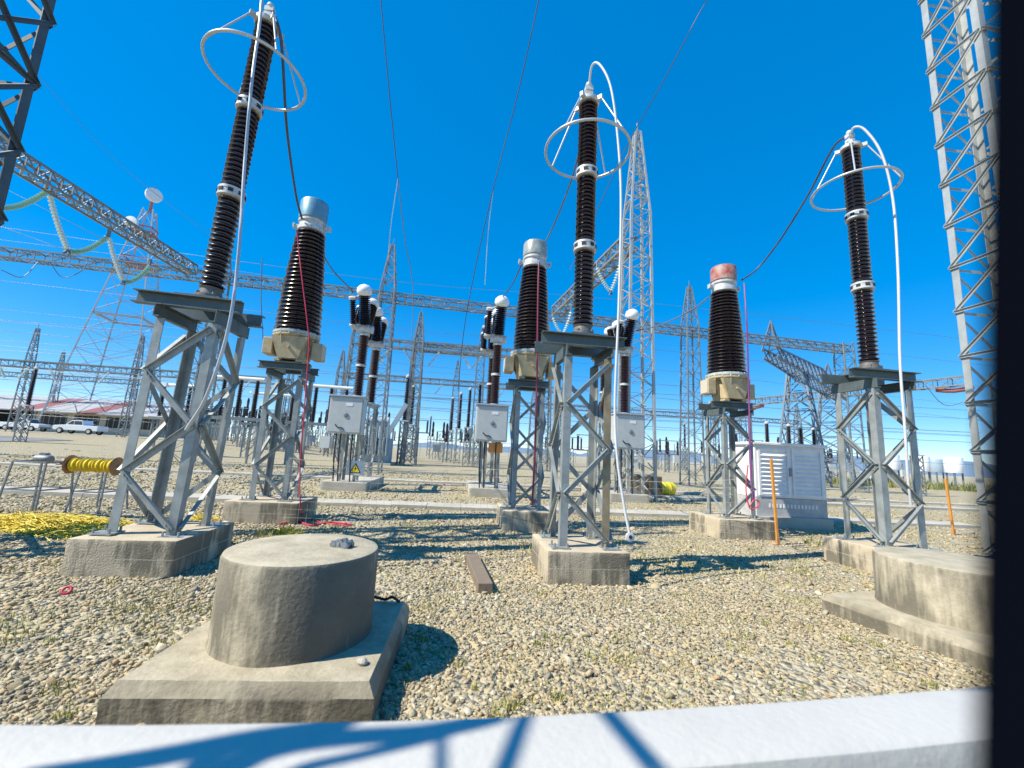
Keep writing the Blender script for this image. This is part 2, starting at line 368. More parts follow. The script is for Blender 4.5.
plinth_block(C2, 1.05, 1.3, .4, 'concrete foundation block under the stand of the white-capped transformer')
plinth_block(C3, 1.35, 1.25, .4, 'tan streaked concrete foundation block beside the white louvred kiosk')

def round_pier(c, slab, r, rz, h0, h1, label):
    t = thing('round_pier', label, 'concrete pier', (c[0], c[1], 0), rz, 'round concrete piers on square slabs')
    sx, sy, ox, oy = slab
    b = MB(); x0, x1, y0, y1 = ox-sx/2, ox+sx/2, oy-sy/2, oy+sy/2; e = .045
    ring = lambda q, z: [(x0+q, y0+q, z), (x1-q, y0+q, z), (x1-q, y1-q, z), (x0+q, y1-q, z)]
    vs = ring(0, -.2)+ring(0, h0-.07)+ring(e, h0)
    fs = [(3, 2, 1, 0), (8, 9, 10, 11)]
    for a in (0, 4):
        for k in range(4): fs.append((a+k, a+(k+1) % 4, a+4+(k+1) % 4, a+4+k))
    b.add(vs, fs); b.seed = c[0]; me = b.mesh('slab', 'concrete_dark', 32, 0, .009, 16); o = bpy.data.objects.new('slab', me); COL.objects.link(o); o.parent = t
    b = MB(); b.lathe([(r*1.02, h0-.02), (r, h0+.03), (r, h1-.03), (r-.010, h1-.008), (r-.03, h1), (r*.6, h1+.003), (.02, h1+.004)], 64); b.build('drum', 'concrete_dark', t, smooth=40)
    return t
P1 = (-1.50, 3.36)
round_pier(P1, (1.47, 1.42, .0, -.02), .535, R(5), .22, .81, 'round grey concrete pier on a square slab, left foreground, clamp lying on top')
P2 = (4.74, 4.62)
round_pier(P2, (1.75, 1.75, -.02, -.1), .66, R(18), .2, .72, 'round pale concrete pier on a square slab, right foreground by the dark post')

# small clamp lying on the left pier
t0 = gr(342, 546, .82)
t = thing('spacer_clamp', 'small grey cast spacer clamp with two holes lying on the round pier', 'clamp', (t0.x, t0.y, .81), R(-15))
b = MB()
prof = [(-.075, 0), (.075, 0), (.08, .03), (.055, .058), (.03, .045), (.01, .065), (-.02, .06), (-.04, .04), (-.065, .05), (-.08, .025)]
for sgn in (-1, 1):
    b.T = Matrix.Translation((0, sgn*.03, 0)) @ Matrix.Rotation(PI/2, 4, 'X'); b.prism(prof, -.012, .012)
b.T = None; b.cyl((-.05, -.045, .028), (-.05, .045, .028), .022); b.cyl((.05, -.045, .028), (.05, .045, .028), .022); b.box((0, 0, .012), (.12, .05, .02))
b.build('clamp_body', 'fence', t)
b = MB(); b.cyl((.0, -.052, .035), (.0, .052, .035), .008); b.build('bolt', 'steel', t)

# odds and ends lying about
q_ = gr(362, 664, .225); bm_ = bmesh.new(); bmesh.ops.create_icosphere(bm_, subdivisions=2, radius=.03)
for v in bm_.verts: v.co = Vector((v.co.x*1.2, v.co.y, v.co.z*.7))*(1+.25*noise.noise(v.co*40))
me_ = bpy.data.meshes.new('stone'); bm_.to_mesh(me_); bm_.free(); me_.materials.append(M['concrete_pale'])
o = bpy.data.objects.new('stone', me_); COL.objects.link(o); o.location = (q_.x, q_.y, .24); tag(o, 'single pale stone lying on the slab edge of the left round pier', 'stone')
q_ = gr(66, 594); b = MB(); b.tube([(0.034*math.cos(k*PI/8), .034*math.sin(k*PI/8), 0) for k in range(16)], .012, 8, closed=True)
o = b.build('plastic_ring', 'red', smooth=60); o.location = (q_.x, q_.y, .035); o.rotation_euler = (R(50), 0, .4); tag(o, 'small red plastic ring lying on the gravel in front of the leftmost foundation', 'ring')
q_ = gr(385, 600, .23); b = MB(); b.tube(spline([(-.16, .02, .02), (-.06, -.02, .06), (.03, .03, .03), (.1, -.02, .07), (.16, .02, .02)], 6), .012, 6)
o = b.build('cable_scrap', 'black', smooth=60); o.location = (q_.x-.02, q_.y-.06, .215); tag(o, 'scrap of black cable on the slab right behind the left round pier', 'cable')
# timber offcut
q1, q2 = gr(471, 560), gr(485, 594)
d = (q2-q1); b = MB(); b.bar((-d.x/2, -d.y/2, .05), (d.x/2, d.y/2, .06), .17, .11)
o = b.build('timber_offcut', 'wood', bevel=.008); o.location = (q1+q2)/2; tag(o, 'weathered timber offcut lying on the gravel left of the central foundation', 'timber')

# ------------------------------------------------------------------ lattice stands
def stand(c, w_, z0, z1, label, lower, upper, n=4, leg=.10, br=.07, wide=.34, brown=False, flip=0, lean=0.):
    t = thing('lattice_stand', label, 'support stand', (c[0], c[1], z0), ROT, 'galvanised lattice stands carrying the insulators')
    h = z1-z0; k = w_/2; corners = [(-k, -k), (k, -k), (k, k), (-k, k)]
    for i, (x, y) in enumerate(corners):
        u = Vector((-1 if x > 0 else 1, 0, 0)); v = Vector((0, -1 if y > 0 else 1, 0))
        b = MB(); b.angle((x, y, .02), (x, y, h), u, v, leg)
        b.build('leg', 'steel_brown' if (brown and i == 1) else 'steel', t)
        b = MB(); b.box((x-.0*u.x, y, .008), (.24, .24, .016))
        for a in (-1, 1):
            b.cyl((x+a*.085, y-.085, .016), (x+a*.085, y-.085, .07), .014, 6); b.cyl((x+a*.085, y+.085, .016), (x+a*.085, y+.085, .07), .014, 6)
        b.build('base_plate', 'steel', t)
    for f in range(4):       # zigzag bracing on each face, bolted outside the leg flanges
        (x0, y0), (x1, y1) = corners[f], corners[(f+1) % 4]
        out = Vector(((x0+x1)/2, (y0+y1)/2, 0)).normalized(); along = Vector((x1-x0, y1-y0, 0)).normalized()
        for j in range(n):
            za, zb = h*(.03+.94*j/n), h*(.03+.94*(j+1)/n)
            s = (j+f+1+flip) % 2
            a = Vector((x0, y0, 0))+along*(leg*.4); e = Vector((x1, y1, 0))-along*(leg*.4)
            P, Q = (a, e) if s == 0 else (e, a)
            P = Vector((P.x, P.y, za))+out*.012; Q = Vector((Q.x, Q.y, zb))+out*.012
            dd = (Q-P).normalized(); side = dd.cross(out).normalized()
            if side.z < 0: side = -side
            b = MB(); b.obox(P, Q, side, out, -br/2, br/2, 0, .01); b.obox(P, Q, side, out, br/2-.009, br/2, .0102, .05)
            for E_, sg_ in ((P, 1), (Q, -1)):
                for q_ in (.03, .085):
                    c_ = E_+dd*(sg_*q_)-side*.008; b.cyl(c_+out*.009, c_+out*.024, .013, 6)
            b.build('brace', 'steel', t)
    # cross members on top: two channels one way, two the other way
    def channel(P, Q, hh, fl, open_dir):
        b = MB(); P = Vector(P); Q = Vector(Q); d_ = (Q-P).normalized(); v = Vector((0, 0, 1)); u = Vector(open_dir)
        b.obox(P, Q, u, v, 0, .012, 0, hh); b.obox(P, Q, u, v, .0122, fl, 0, .014); b.obox(P, Q, u, v, .0122, fl, hh-.014, hh)
        return b
    L = k+wide
    t.rotation_euler = (0, lean, ROT)
    zl = h+.005
    for s in (-1, 1):
        channel((s*k, -k-.07, zl), (s*k, k+.07, zl), lower, .075, (-s, 0, 0)).build('beam', 'steel_beam', t)
    zu = zl+lower+.004
    for s in (-1, 1):
        channel((-L, s*k*.72, zu), (L-.12, s*k*.72, zu), upper, .11, (0, s, 0)).build('beam', 'steel_beam', t)
    zp = zu+upper+.002
    b = MB(); b.box((0, 0, zp+.012), (.5, w_*.9, .024)); b.build('top_plate', 'steel_beam', t)
    return z0+zp+.024
zA1 = stand(A1, .74, .4, 3.06, 'tall leaning-looking lattice stand at far left holding the largest ringed arrester', .17, .17, leg=.105, br=.075, lean=R(1.7))
zA2 = stand(A2, .68, .4, 2.98, 'tall lattice stand at centre with one brownish leg, holding a ringed arrester', .16, .17, leg=.105, br=.07, brown=True)
zA3 = stand(A3, .74, .4, 2.98, 'tall lattice stand at right behind the round pier, holding a ringed arrester', .16, .16, leg=.115, br=.075, flip=1)
zC1 = stand(C1, .70, .4, 2.92, 'lattice stand under the blue-capped transformer, red cable running down beside it', .14, .15, leg=.10, br=.065, wide=.22)
zC2 = stand(C2, .64, .4, 2.92, 'lattice stand under the white-capped transformer, maroon cable running down it', .14, .15, leg=.09, br=.06, wide=.2, flip=1)
zC3 = stand(C3, .72, .4, 2.72, 'lattice stand under the red-capped transformer, left of the white kiosk', .14, .15, leg=.10, br=.065, wide=.22, flip=1)

# ------------------------------------------------------------------ porcelain
def sheds(z0, z1, n, c0, c1, s0, s1, bulge=0.):
    pr = []; p = (z1-z0)/n
    for i in range(n):
        t = (i+.5)/n; c = c0+(c1-c0)*t+bulge*math.sin(PI*t); s = s0+(s1-s0)*t+bulge*math.sin(PI*t); z = z0+p*i
        s *= 1 if i % 2 == 0 else .965
        pr += [(c, z), (c+.004, z+.16*p), (s-.006, z+.36*p), (s, z+.45*p), (s-.004, z+.55*p), (c+.012, z+.80*p), (c, z+.92*p)]
    pr.append((c1, z1)); return pr
def flange_mb(z, h, r, n=8):
    b = MB(); b.lathe([(r*.86, z-h/2), (r, z-h/2+.01), (r, z-h*.2), (r*.97, z-h*.18), (r*.97, z+h*.18), (r, z+h*.2), (r, z+h/2-.01), (r*.86, z+h/2)], 32)
    b.cur = 1
    for k in range(n):
        a = 2*PI*(k+.5)/n; b.box(((r*.975)*math.cos(a), (r*.975)*math.sin(a), z), (.02, r*.36, h*.34), a)
    return b
def surge_arrester(c, z, top, label, ringlean=(0, 0), lean=0.):
    t = thing('surge_arrester', label, 'surge arrester', (c[0], c[1], z), ROT, 'ringed surge arresters on lattice stands')
    t.rotation_euler = (0, lean, ROT)
    H = top-z; b = MB()
    b.box((0, 0, .035), (.42, .34, .03)); b.lathe([(.17, .05), (.17, .09), (.14, .1), (.13, .17), (.15, .2)], 24)
    for k in range(4):
        a = PI/4+k*PI/2; b.cyl((.15*math.cos(a), .15*math.sin(a), .0), (.15*math.cos(a), .15*math.sin(a), .12), .03, 8)
    b.build('base', 'cast_iron', t, smooth=40)
    zs = [.2, .2+(H-.62)/3, .2+2*(H-.62)/3, H-.42]
    for i in range(3):
        b = MB(); lo = zs[i]+(.075 if i else .0); hi = zs[i+1]-(.075 if i < 2 else 0)
        b.lathe(sheds(lo, hi, 17, .106, .102, .158, .153), 32); b.build('insulator', 'porcelain', t, smooth=25)
        if i < 2: flange_mb(zs[i+1], .15, .175).build('flange', ['flange', 'dark_hole'], t, smooth=40)
    zt = zs[3]
    b = MB(); b.lathe([(.16, zt), (.175, zt+.015), (.175, zt+.07), (.12, zt+.09), (.055, zt+.12)], 24)
    for k in range(4):
        a = PI/4+PI/2*k; b.box((.2*math.cos(a), .2*math.sin(a), zt+.04), (.10, .05, .07), a)
    b.build('top_flange', 'flange', t, smooth=40)
    b = MB(); b.cyl((0, 0, zt+.1), (0, 0, zt+.34), .035, 12); b.box((0, 0, zt+.20), (.12, .1, .07)); b.box((0, 0, zt+.31), (.13, .09, .07)); b.cyl((-.07, 0, zt+.2), (.07, 0, zt+.2), .025, 8); b.lathe([(.045, zt+.34), (.06, zt+.37), (.045, zt+.42)], 12)
    b.build('terminal', 'flange', t, smooth=40)
    zr = zt-.86; rr = .68
    pts = [(rr*math.cos(2*PI*k/56), rr*math.sin(2*PI*k/56), zr+ringlean[0]*math.cos(2*PI*k/56)+ringlean[1]*math.sin(2*PI*k/56)) for k in range(56)]
    b = MB(); b.tube(pts, .022, 10, closed=True); b.build('grading_ring', 'ring', t, smooth=60)
    for k in range(4):
        a = PI/4+PI/2*k; ca, sa = math.cos(a), math.sin(a)
        b = MB(); b.tube([(.2*ca, .2*sa, zt+.05), (.24*ca, .24*sa, zt+.02), (rr*ca, rr*sa, zr+ringlean[0]*ca+ringlean[1]*sa)], .014, 8); b.build('strut', 'ring', t, smooth=60)
    return t
surge_arrester((A1[0]+.085, A1[1]+.01), zA1, 8.40, 'largest ringed brown arrester, leaning right at the left of the view, white hose beside it', lean=R(1.7))
surge_arrester(A2, zA2, 7.78, 'upright ringed brown arrester at centre with a white looping lead')
surge_arrester(A3, zA3, 8.2, 'ringed brown arrester at right with a long white lead curving over it')

def current_transformer(c, z, ztop, capm, label, caph=.42, rb=.46, rt=.31):
    t = thing('current_transformer', label, 'current transformer', (c[0], c[1], z), ROT, 'current transformers behind the arresters')
    H = ztop-z
    b = MB()      # tapered octagonal tank with gusset faces
    b.lathe([(.30, .05), (.32, .08), (.33, .50), (.46, .56), (.46, .60)], 32)
    for k in range(8):       # triangular gussets under the flange
        g = PI/8+k*PI/4; ca, sa = math.cos(g), math.sin(g); tx, ty = -sa*.011, ca*.011
        pr_ = [(.325, .12), (.325, .555), (.455, .555), (.40, .30)]
        vs = [(r_*ca+q*tx, r_*sa+q*ty, z_) for q in (-1, 1) for r_, z_ in pr_]
        b.add(vs, [(0, 1, 2, 3), (7, 6, 5, 4), (0, 4, 5, 1), (1, 5, 6, 2), (2, 6, 7, 3), (3, 7, 4, 0)])
    b.add([(-.20, -.36, .06), (.20, -.36, .06), (.36, -.40, .53), (-.36, -.40, .53), (-.20, -.30, .06), (.20, -.30, .06), (.36, -.30, .53), (-.36, -.30, .53)], [(0, 1, 2, 3), (7, 6, 5, 4), (0, 4, 5, 1), (1, 5, 6, 2), (2, 6, 7, 3), (3, 7, 4, 0)])
    b.cyl((0, -.37, .30), (0, -.42, .30), .03, 10)
    for a in (-1, 1): b.box((a*.22, 0, .025), (.12, .66, .05))
    b.build('tank', 'beige', t, smooth=30)
    for s, dz in ((-1, .34), (1, .28)):
        b = MB(); b.box((s*.50, -.02, dz), (.2, .34, .36)); o = b.build('terminal_box', 'beige', t, bevel=.012)
        b = MB(); b.box((s*.605, -.02, dz), (.014, .28, .30)); b.build('lid', 'cream', o)
    b = MB(); b.lathe([(.45, .60), (.47, .62), (.47, .66), (.42, .69)], 40)
    b.cur = 1
    for k in range(16):
        a = 2*PI*k/16; b.cyl((.455*math.cos(a), .455*math.sin(a), .575), (.455*math.cos(a), .455*math.sin(a), .68), .016, 6)
    b.build('flange', ['cap_white', 'flange'], t, smooth=40)
    zi = H-caph-.28
    b = MB(); b.lathe(sheds(.69, zi, 25, rb-.085, rt-.085, rb, rt, .02), 44); b.build('insulator', 'porcelain', t, smooth=25)
    b = MB(); r = rt-.02; b.lathe([(r*.9, zi), (r, zi+.02), (r, zi+.10), (r*.92, zi+.12), (r*.92, zi+.2), (r*1.02, zi+.22), (r*1.02, zi+.27), (r*.9, zi+.28)], 36)
    for s in (-1, 1):
        b.box((s*(r+.05), 0, zi+.14), (.14, .07, .08)); b.box((s*(r+.10), 0, zi+.155), (.035, .11, .1))
    b.build('head_collar', 'flange', t, smooth=40)
    zc = zi+.28; r = rt*.98
    b = MB(); b.lathe([(r*.95, zc), (r, zc+.02), (r, zc+caph-.05), (r*.94, zc+caph-.01), (r*.3, zc+caph+.015)], 40); b.lathe([(.05, zc+caph+.01), (.05, zc+caph+.05), (.03, zc+caph+.07)], 12)
    b.build('cap', capm, t, smooth=35)
    return t
current_transformer(C1, zC1, 7.06, 'cap_blue', 'current transformer with blue-grey cap and conical brown insulator', .48, rb=.475, rt=.31)
current_transformer(C2, zC2, 6.68, 'cap_glassy', 'current transformer with milky white cap, left of the central arrester', .38, rb=.43, rt=.30)
current_transformer(C3, zC3, 6.50, 'cap_red', 'current transformer with flaking red cap above the louvred kiosk', .40, rb=.45, rt=.31)

# ------------------------------------------------------------------ circuit breakers
def breaker(c, label, first=True):
    t = thing('circuit_breaker', label, 'circuit breaker', (c[0], c[1], 0), ROT, 'live-tank circuit breakers behind the current transformers')
    for i, y in enumerate((0, 2.4)):
        for x in (-.28, .28):
            for yy in (-.28, .28):
                b = MB(); b.angle((x, y+yy, .3), (x, y+yy, 3.2), Vector((-1 if x > 0 else 1, 0, 0)), Vector((0, -1 if yy > 0 else 1, 0)), .09)
                b.build('leg', 'steel', t)
        for yy in (-.29, .29):
            for za, zb, s in ((.5, 1.3, 1), (1.3, 2.1, -1), (2.1, 3.0, 1)):
                b = MB(); b.bar((-.28*s, y+yy, za), (.28*s, y+yy, zb), .05, .02); b.build('brace', 'steel', t)
        for xx in (-.29, .29):
            for za, zb, s in ((.5, 1.3, 1), (1.3, 2.1, -1), (2.1, 3.0, 1)):
                b = MB(); b.bar((xx, y-.28*s, za), (xx, y+.28*s, zb), .05, .02); b.build('brace', 'steel', t)
        b = MB(); b.box((0, y, 3.24), (.7, .7, .08)); b.build('top_plate', 'steel', t)
        for za, zb in ((3.32, 4.42), (4.5, 5.6)):
            b = MB(); b.lathe(sheds(za, zb, 18, .12, .115, .185, .175), 20, (0, y, 0)); b.build('column_insulator', 'porcelain_red', t, smooth=25)
        for zz in (3.30, 4.46, 5.64):
            b = MB(); b.lathe([(.15, zz-.05), (.19, zz-.04), (.19, zz+.04), (.15, zz+.05)], 20, (0, y, 0)); b.build('flange', 'flange', t, smooth=40)
        b = MB(); b.lathe([(.10, 5.66), (.2, 5.74), (.23, 5.86), (.2, 6.0), (.1, 6.08)], 20, (0, y, 0)); b.cyl((-.3, y, 5.86), (.3, y, 5.86), .15, 16); b.build('head_housing', 'flange', t, smooth=50)
        for s in (-1, 1):
            ax = Vector((0, s*.55, 1)).normalized(); base = Vector((0, y+s*.1, 5.95))
            b = MB(); b.lathe(sheds(.08, 1.15, 15, .13, .13, .22, .22), 20, base, ax); b.build('interrupter', 'porcelain', t, smooth=25)
            b = MB(); e = base+ax*1.15; b.lathe([(.12, 0), (.24, .04), (.27, .14), (.25, .26), (.15, .36), (.04, .40)], 20, e, ax); b.build('end_shield', 'dish', t, smooth=60)
            cb = Vector((-.42, y+s*.12, 6.0)); b = MB(); b.lathe(sheds(0, .9, 13, .07, .07, .125, .125), 14, cb, ax)
            b.cur = 1; b.lathe([(.1, -.08), (.14, -.06), (.14, 0), (.1, .02)], 14, cb, ax); b.lathe([(.1, .9), (.14, .92), (.14, 1.0), (.1, 1.02)], 14, cb, ax)
            b.bar(cb+ax*.96, e+ax*.06, .05); b.bar(cb, base, .06)
            b.build('grading_capacitor', ['porcelain', 'flange'], t, smooth=25)
    b = MB(); b.bar((-.28, .3, 3.1), (-.28, 2.1, 3.1), .1, .12); b.bar((.28, .3, 3.1), (.28, 2.1, 3.1), .1, .12); b.build('rail', 'steel', t)
    b = MB(); b.box((-.12, -.62, 2.56), (1.12, .55, 1.26)); cab = b.build('control_cabinet', 'cabinet', t, bevel=.012)
    b = MB(); b.box((-.12, -.905, 2.56), (1.04, .018, 1.16)); b.build('door', 'cabinet', cab, bevel=.005)
    b = MB(); b.box((-.12, -.64, 3.215), (1.2, .64, .045)); b.build('roof_lid', 'cabinet_trim', cab)
    b = MB(); b.box((-.02, -.918, 2.92), (.22, .008, .1)); b.build('label_plate', 'dish', cab)
    b = MB(); b.lathe([(.075, 0), (.08, .02), (.05, .03)], 20, (-.10, -.914, 2.56), (0, -1, 0)); b.lathe([(.04, .03), (.04, .033)], 16, (-.10, -.914, 2.56), (0, -1, 0)); b.build('gauge', 'fence', cab)
    b = MB(); b.tube([(-.42, -.925, 2.22), (-.32, -.94, 2.12), (-.2, -.93, 2.12), (-.12, -.925, 2.06)], .02, 6); b.build('handle', 'black', cab)
    for zz in (2.12, 3.0):
        b = MB(); b.cyl((.415, -.915, zz-.06), (.415, -.915, zz+.06), .014, 8); b.build('hinge', 'fence', cab)
    for xx in (-.45, -.3, .1):
        b = MB(); b.tube([(xx, -.5, 1.93), (xx, -.5, 1.2), (xx+.05, -.45, .3)], .025, 6); b.build('conduit', 'black', t, smooth=60)
    return t
B1, B2, B3 = Vector((-5.62, 15.3, 0)), Vector((-.62, 15.7, 0)), Vector((4.45, 16.4, 0))
cb = breaker(B1, 'circuit breaker at left with a grey cabinet and hazard sign on its legs')
dup(cb, B2, ROT, 'circuit breaker whose grey cabinet has an orange box beneath it, left of the white-capped transformer')
dup(cb, B3, ROT, 'circuit breaker whose grey cabinet stands right of the central lattice stand')
for c, l in ((B1, 'low concrete foundation under the left circuit breaker with the hazard sign'), (B2, 'low concrete foundation under the middle circuit breaker'), (B3, 'low concrete foundation under the right circuit breaker')):
    cc = grid(c, 0, 1.2); plinth_block(cc, 1.5, 3.6, .3, l, 'concrete_pale')
# orange box under the middle cabinet
o_ = grid(B2, .1, -.36); t = thing('orange_box', 'small orange box under the grey cabinet of the middle breaker', 'box', (o_.x, o_.y, 1.55), ROT)
b = MB(); b.box((0, 0, .17), (.5, .25, .34)); b.build('box_body', 'orange_box', t, bevel=.02)
b = MB(); b.box((0, -.13, .26), (.14, .02, .04)); b.build('latch', 'steel', t)
# hazard sign
o_ = grid(B1, .28, -.36); t = thing('hazard_sign', 'grey plate with a yellow lightning triangle on the left breaker legs', 'warning sign', (o_.x, o_.y, .52), ROT)
b = MB(); b.box((0, 0, .25), (.62, .012, .5)); b.build('plate', 'sign', t, bevel=.004)
b = MB(); b.T = Matrix.Translation((0, -.009, 0)) @ Matrix.Rotation(PI/2, 4, 'X')
b.prism([(-.2, .08), (.2, .08), (0, .43)], 0, .003); b.cur = 1; b.prism([(-.15, .11), (.15, .11), (0, .375)], .0035, .006)
b.cur = 0; b.prism([(.02, .33), (-.045, .22), (-.005, .22), (-.03, .13), (.045, .24), (.005, .24)], .0065, .009); b.build('triangle', ['black', 'sign_yellow'], t)

# ------------------------------------------------------------------ kiosk
def kiosk():
    c = Vector((7.55, 12.02, 0)); t = thing('louvred_kiosk', 'white louvred electrical kiosk with double doors between the right stands', 'kiosk', c, R(4))
    W, D, H = 1.98, 1.15, 2.14
    b = MB(); b.box((0, 0, .1), (W+.16, D+.16, .36)); b.build('plinth', 'concrete_pale', t, bevel=.015)
    b = MB(); b.box((0, 0, .28+.24), (W, D, .48)); b.build('base_panel', 'kiosk_grey', t, bevel=.006)
    b = MB(); b.box((0, 0, .765+(H-.765)/2), (W, D, H-.765-.002)); b.build('body', 'kiosk', t, bevel=.012)
    b = MB(); b.box((0, 0, H+.04), (W+.14, D+.14, .08)); b.build('roof', 'kiosk', t, bevel=.02)
    for s in (-1, 1):
        x = s*(W/4-.02); y = -D/2
        b = MB(); w2 = W/2-.12; z0, z1 = .82, H-.07
        for xx in (-w2/2+.03, w2/2-.03): b.box((x+xx, y-.014, (z0+z1)/2), (.06, .028, z1-z0))
        for zz in (z0+.03, z1-.03): b.box((x, y-.0135, zz), (w2-.121, .027, .06))
        d_ = b.build('door', 'kiosk', t)
        n = 10
        for k in range(n):
            z = z0+.08+(z1-z0-.14)*k/n
            b = MB(); b.obox((x-w2/2+.06, y-.002, z), (x+w2/2-.06, y-.002, z), Vector((0, -.55, -.83)), Vector((0, .83, -.55)), -.075, .05, -.005, .005)
            b.build('louvre', 'kiosk', d_)
    b = MB(); b.box((-.03, -D/2-.035, 1.45), (.06, .035, .22)); b.build('handle', 'fence', t)
    b = MB()
    for k in range(14): b.box((-.62+k*.1, -D/2-.004, .56), (.05, .008, .1))
    b.build('vent_grille', 'kiosk', t)
kiosk()

# ------------------------------------------------------------------ lattice towers and gantries
def lattice(loc, w0, w1, h, n, label, cat='lattice tower', rz=ROT, leg=.09, br=.05, mt='steel_far', peak=0, group=None, name='lattice_column', Lsec=False, xbrace=False, horiz=True, pw=.22, zig=True):
    t = thing(name, label, cat, loc, rz, group); Z = [h*i/n for i in range(n+1)]
    W = lambda z: (w0+(w1-w0)*z/h)/2
    sg = [(-1, -1), (1, -1), (1, 1), (-1, 1)]
    for x, y in sg:
        b = MB(); P = Vector((x*w0/2, y*w0/2, -.1)); Q = Vector((x*w1/2, y*w1/2, h))
        if Lsec: b.angle(P, Q, Vector((-x, 0, 0)), Vector((0, -y, 0)), leg, .014)
        else: b.bar(P, Q, leg)
        if peak: b.bar(Q, (x*pw/2, y*pw/2, h+peak), leg*.8)
        b.build('leg', mt, t)
    for f in range(4):
        (ax, ay), (bx, by) = sg[f], sg[(f+1) % 4]; b = MB()
        out = Vector(((ax+bx)/2, (ay+by)/2, 0)).normalized()
        for i in range(n):
            za, zb = Z[i], Z[i+1]; wa, wb = W(za), W(zb)
            P0, P1, Q0, Q1 = Vector((ax*wa, ay*wa, za)), Vector((bx*wa, by*wa, za)), Vector((ax*wb, ay*wb, zb)), Vector((bx*wb, by*wb, zb))
            o1 = out*(.016)
            def strip(P, Q, k=0):
                P = P+o1*(1+k*.3); Q = Q+o1*(1+k*.3)
                if Lsec:
                    d_ = (Q-P).normalized(); s_ = d_.cross(out).normalized()
                    if s_.z < 0: s_ = -s_
                    b.obox(P, Q, s_, out, -br/2, br/2, 0, .012); b.obox(P, Q, s_, out, br/2-.01, br/2, .0122, br*.7)
                else: b.bar(P, Q, br*.9, br*.5)
            if xbrace: strip(P0, Q1); strip(P1, Q0, 1)
            elif (i+f) % 2 or not zig: strip(P0, Q1)
            else: strip(P1, Q0)
            if horiz or i % 3 == 0: strip(P0, P1, 2)
        b.build('bracing', mt, t)
    if peak:
        b = MB()
        np_ = max(4, int(peak/.55)); wq = lambda z: (w1+(pw-w1)*(z-h)/peak)/2
        for i in range(1, np_+1):
            z = h+peak*i/np_; pz = h+peak*(i-1)/np_; wz, wp = wq(z), wq(pz)
            for f in range(4):
                (ax, ay), (bx, by) = sg[f], sg[(f+1) % 4]
                b.bar((ax*wz, ay*wz, z), (bx*wz, by*wz, z), br*.8)
                if i % 2: b.bar((ax*wp, ay*wp, pz), (bx*wz, by*wz, z), br*.8)
                else: b.bar((bx*wp, by*wp, pz), (ax*wz, ay*wz, z), br*.8)
        b.bar((0, 0, h+peak-.2), (0, 0, h+peak+.5), .04)
        b.build('peak', mt, t)
    return t
def lbeam(P, Q, w_, h_, n, label, chord=.08, br=.045, mt='steel_far', group='lattice gantry beams across the yard', name='gantry_beam'):
    P = Vector(P); Q = Vector(Q); t = thing(name, label, 'gantry beam', P, 0, group)
    d_ = (Q-P); L = d_.length; d_.normalize(); s_ = d_.cross(Vector((0, 0, 1))).normalized(); up = Vector((0, 0, 1))
    cr = [s_*(w_/2)-up*(h_/2), -s_*(w_/2)-up*(h_/2), -s_*(w_/2)+up*(h_/2), s_*(w_/2)+up*(h_/2)]
    for c in cr:
        b = MB(); b.bar(c, c+d_*L, chord); b.build('chord', mt, t)
    for f in range(4):
        b = MB(); a, e = cr[f], cr[(f+1) % 4]
        for i in range(n):
            p, q = d_*(L*i/n), d_*(L*(i+1)/n)
            if i % 2: b.bar(a+p, e+q, br, br*.6)
            else: b.bar(e+p, a+q, br, br*.6)
            b.bar(a+q, e+q, br, br*.6)
        b.build('lacing', mt, t)
    return t
GC = 'lattice gantry columns carrying the beams'
RTc = Vector((10.85, 8.75, 0))
lattice(RTc, 1.2, 1.1, 16, 15, 'large near lattice column at the right edge beside the dark post', 'gantry column', R(5), .15, .065, 'steel_bright', group=GC, name='gantry_column', Lsec=True, zig=False)
LTc = Vector((-8.42, 5.3, 0))
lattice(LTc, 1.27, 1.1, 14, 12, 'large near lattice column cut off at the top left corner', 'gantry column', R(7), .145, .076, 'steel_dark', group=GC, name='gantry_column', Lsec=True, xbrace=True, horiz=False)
g1 = lambda x: Vector((x, 21.6+(x+28)*.1862, 10.8))
lbeam(g1(-48), g1(25.9), .6, .5, 92, 'longest gantry beam crossing the whole yard behind the breakers', .075, .05)
TB = Vector((5.15, 17.2, 0))
lattice(TB, 1.15, .85, 12.3, 22, 'tall lattice column with pointed peak just right of the central arrester', 'gantry column', ROT, .10, .05, 'steel_bright', peak=4.1, group=GC, name='gantry_column', horiz=False)
e = g1(2.6); lbeam(Vector((5.0, 17.6, 11.2)), e+Vector((.1, -.6, .1)), .65, .6, 15, 'short gantry beam receding left from the tall central column', .09, .06)
b3a, b3b = at(-60, 112, 11.6), at(190, 278, 23.0)
b3a.z = b3b.z = 11.0
lbeam(b3a, Vector((b3b.x, b3b.y, 11.0)), .6, .55, 26, 'gantry beam sloping down from the top left corner to the left column', .075, .05)
for x, l, pk in ((-17.6, 'gantry column with pointed top behind the leftmost arrester stand', 2.6), (-8.1, 'slender pointed gantry column right behind the left circuit breaker', 3.0), (12.6, 'slender pointed gantry column left of the red-capped transformer', 2.9), (25.6, 'flat-topped gantry column ending the longest beam, left of the right arrester', 0)):
    p = g1(x); p.z = 0
    lattice(p, 1.15, .85, 11.3, 16, l, 'gantry column', ROT, .09, .045, 'steel_far', peak=pk, group=GC, name='gantry_column')
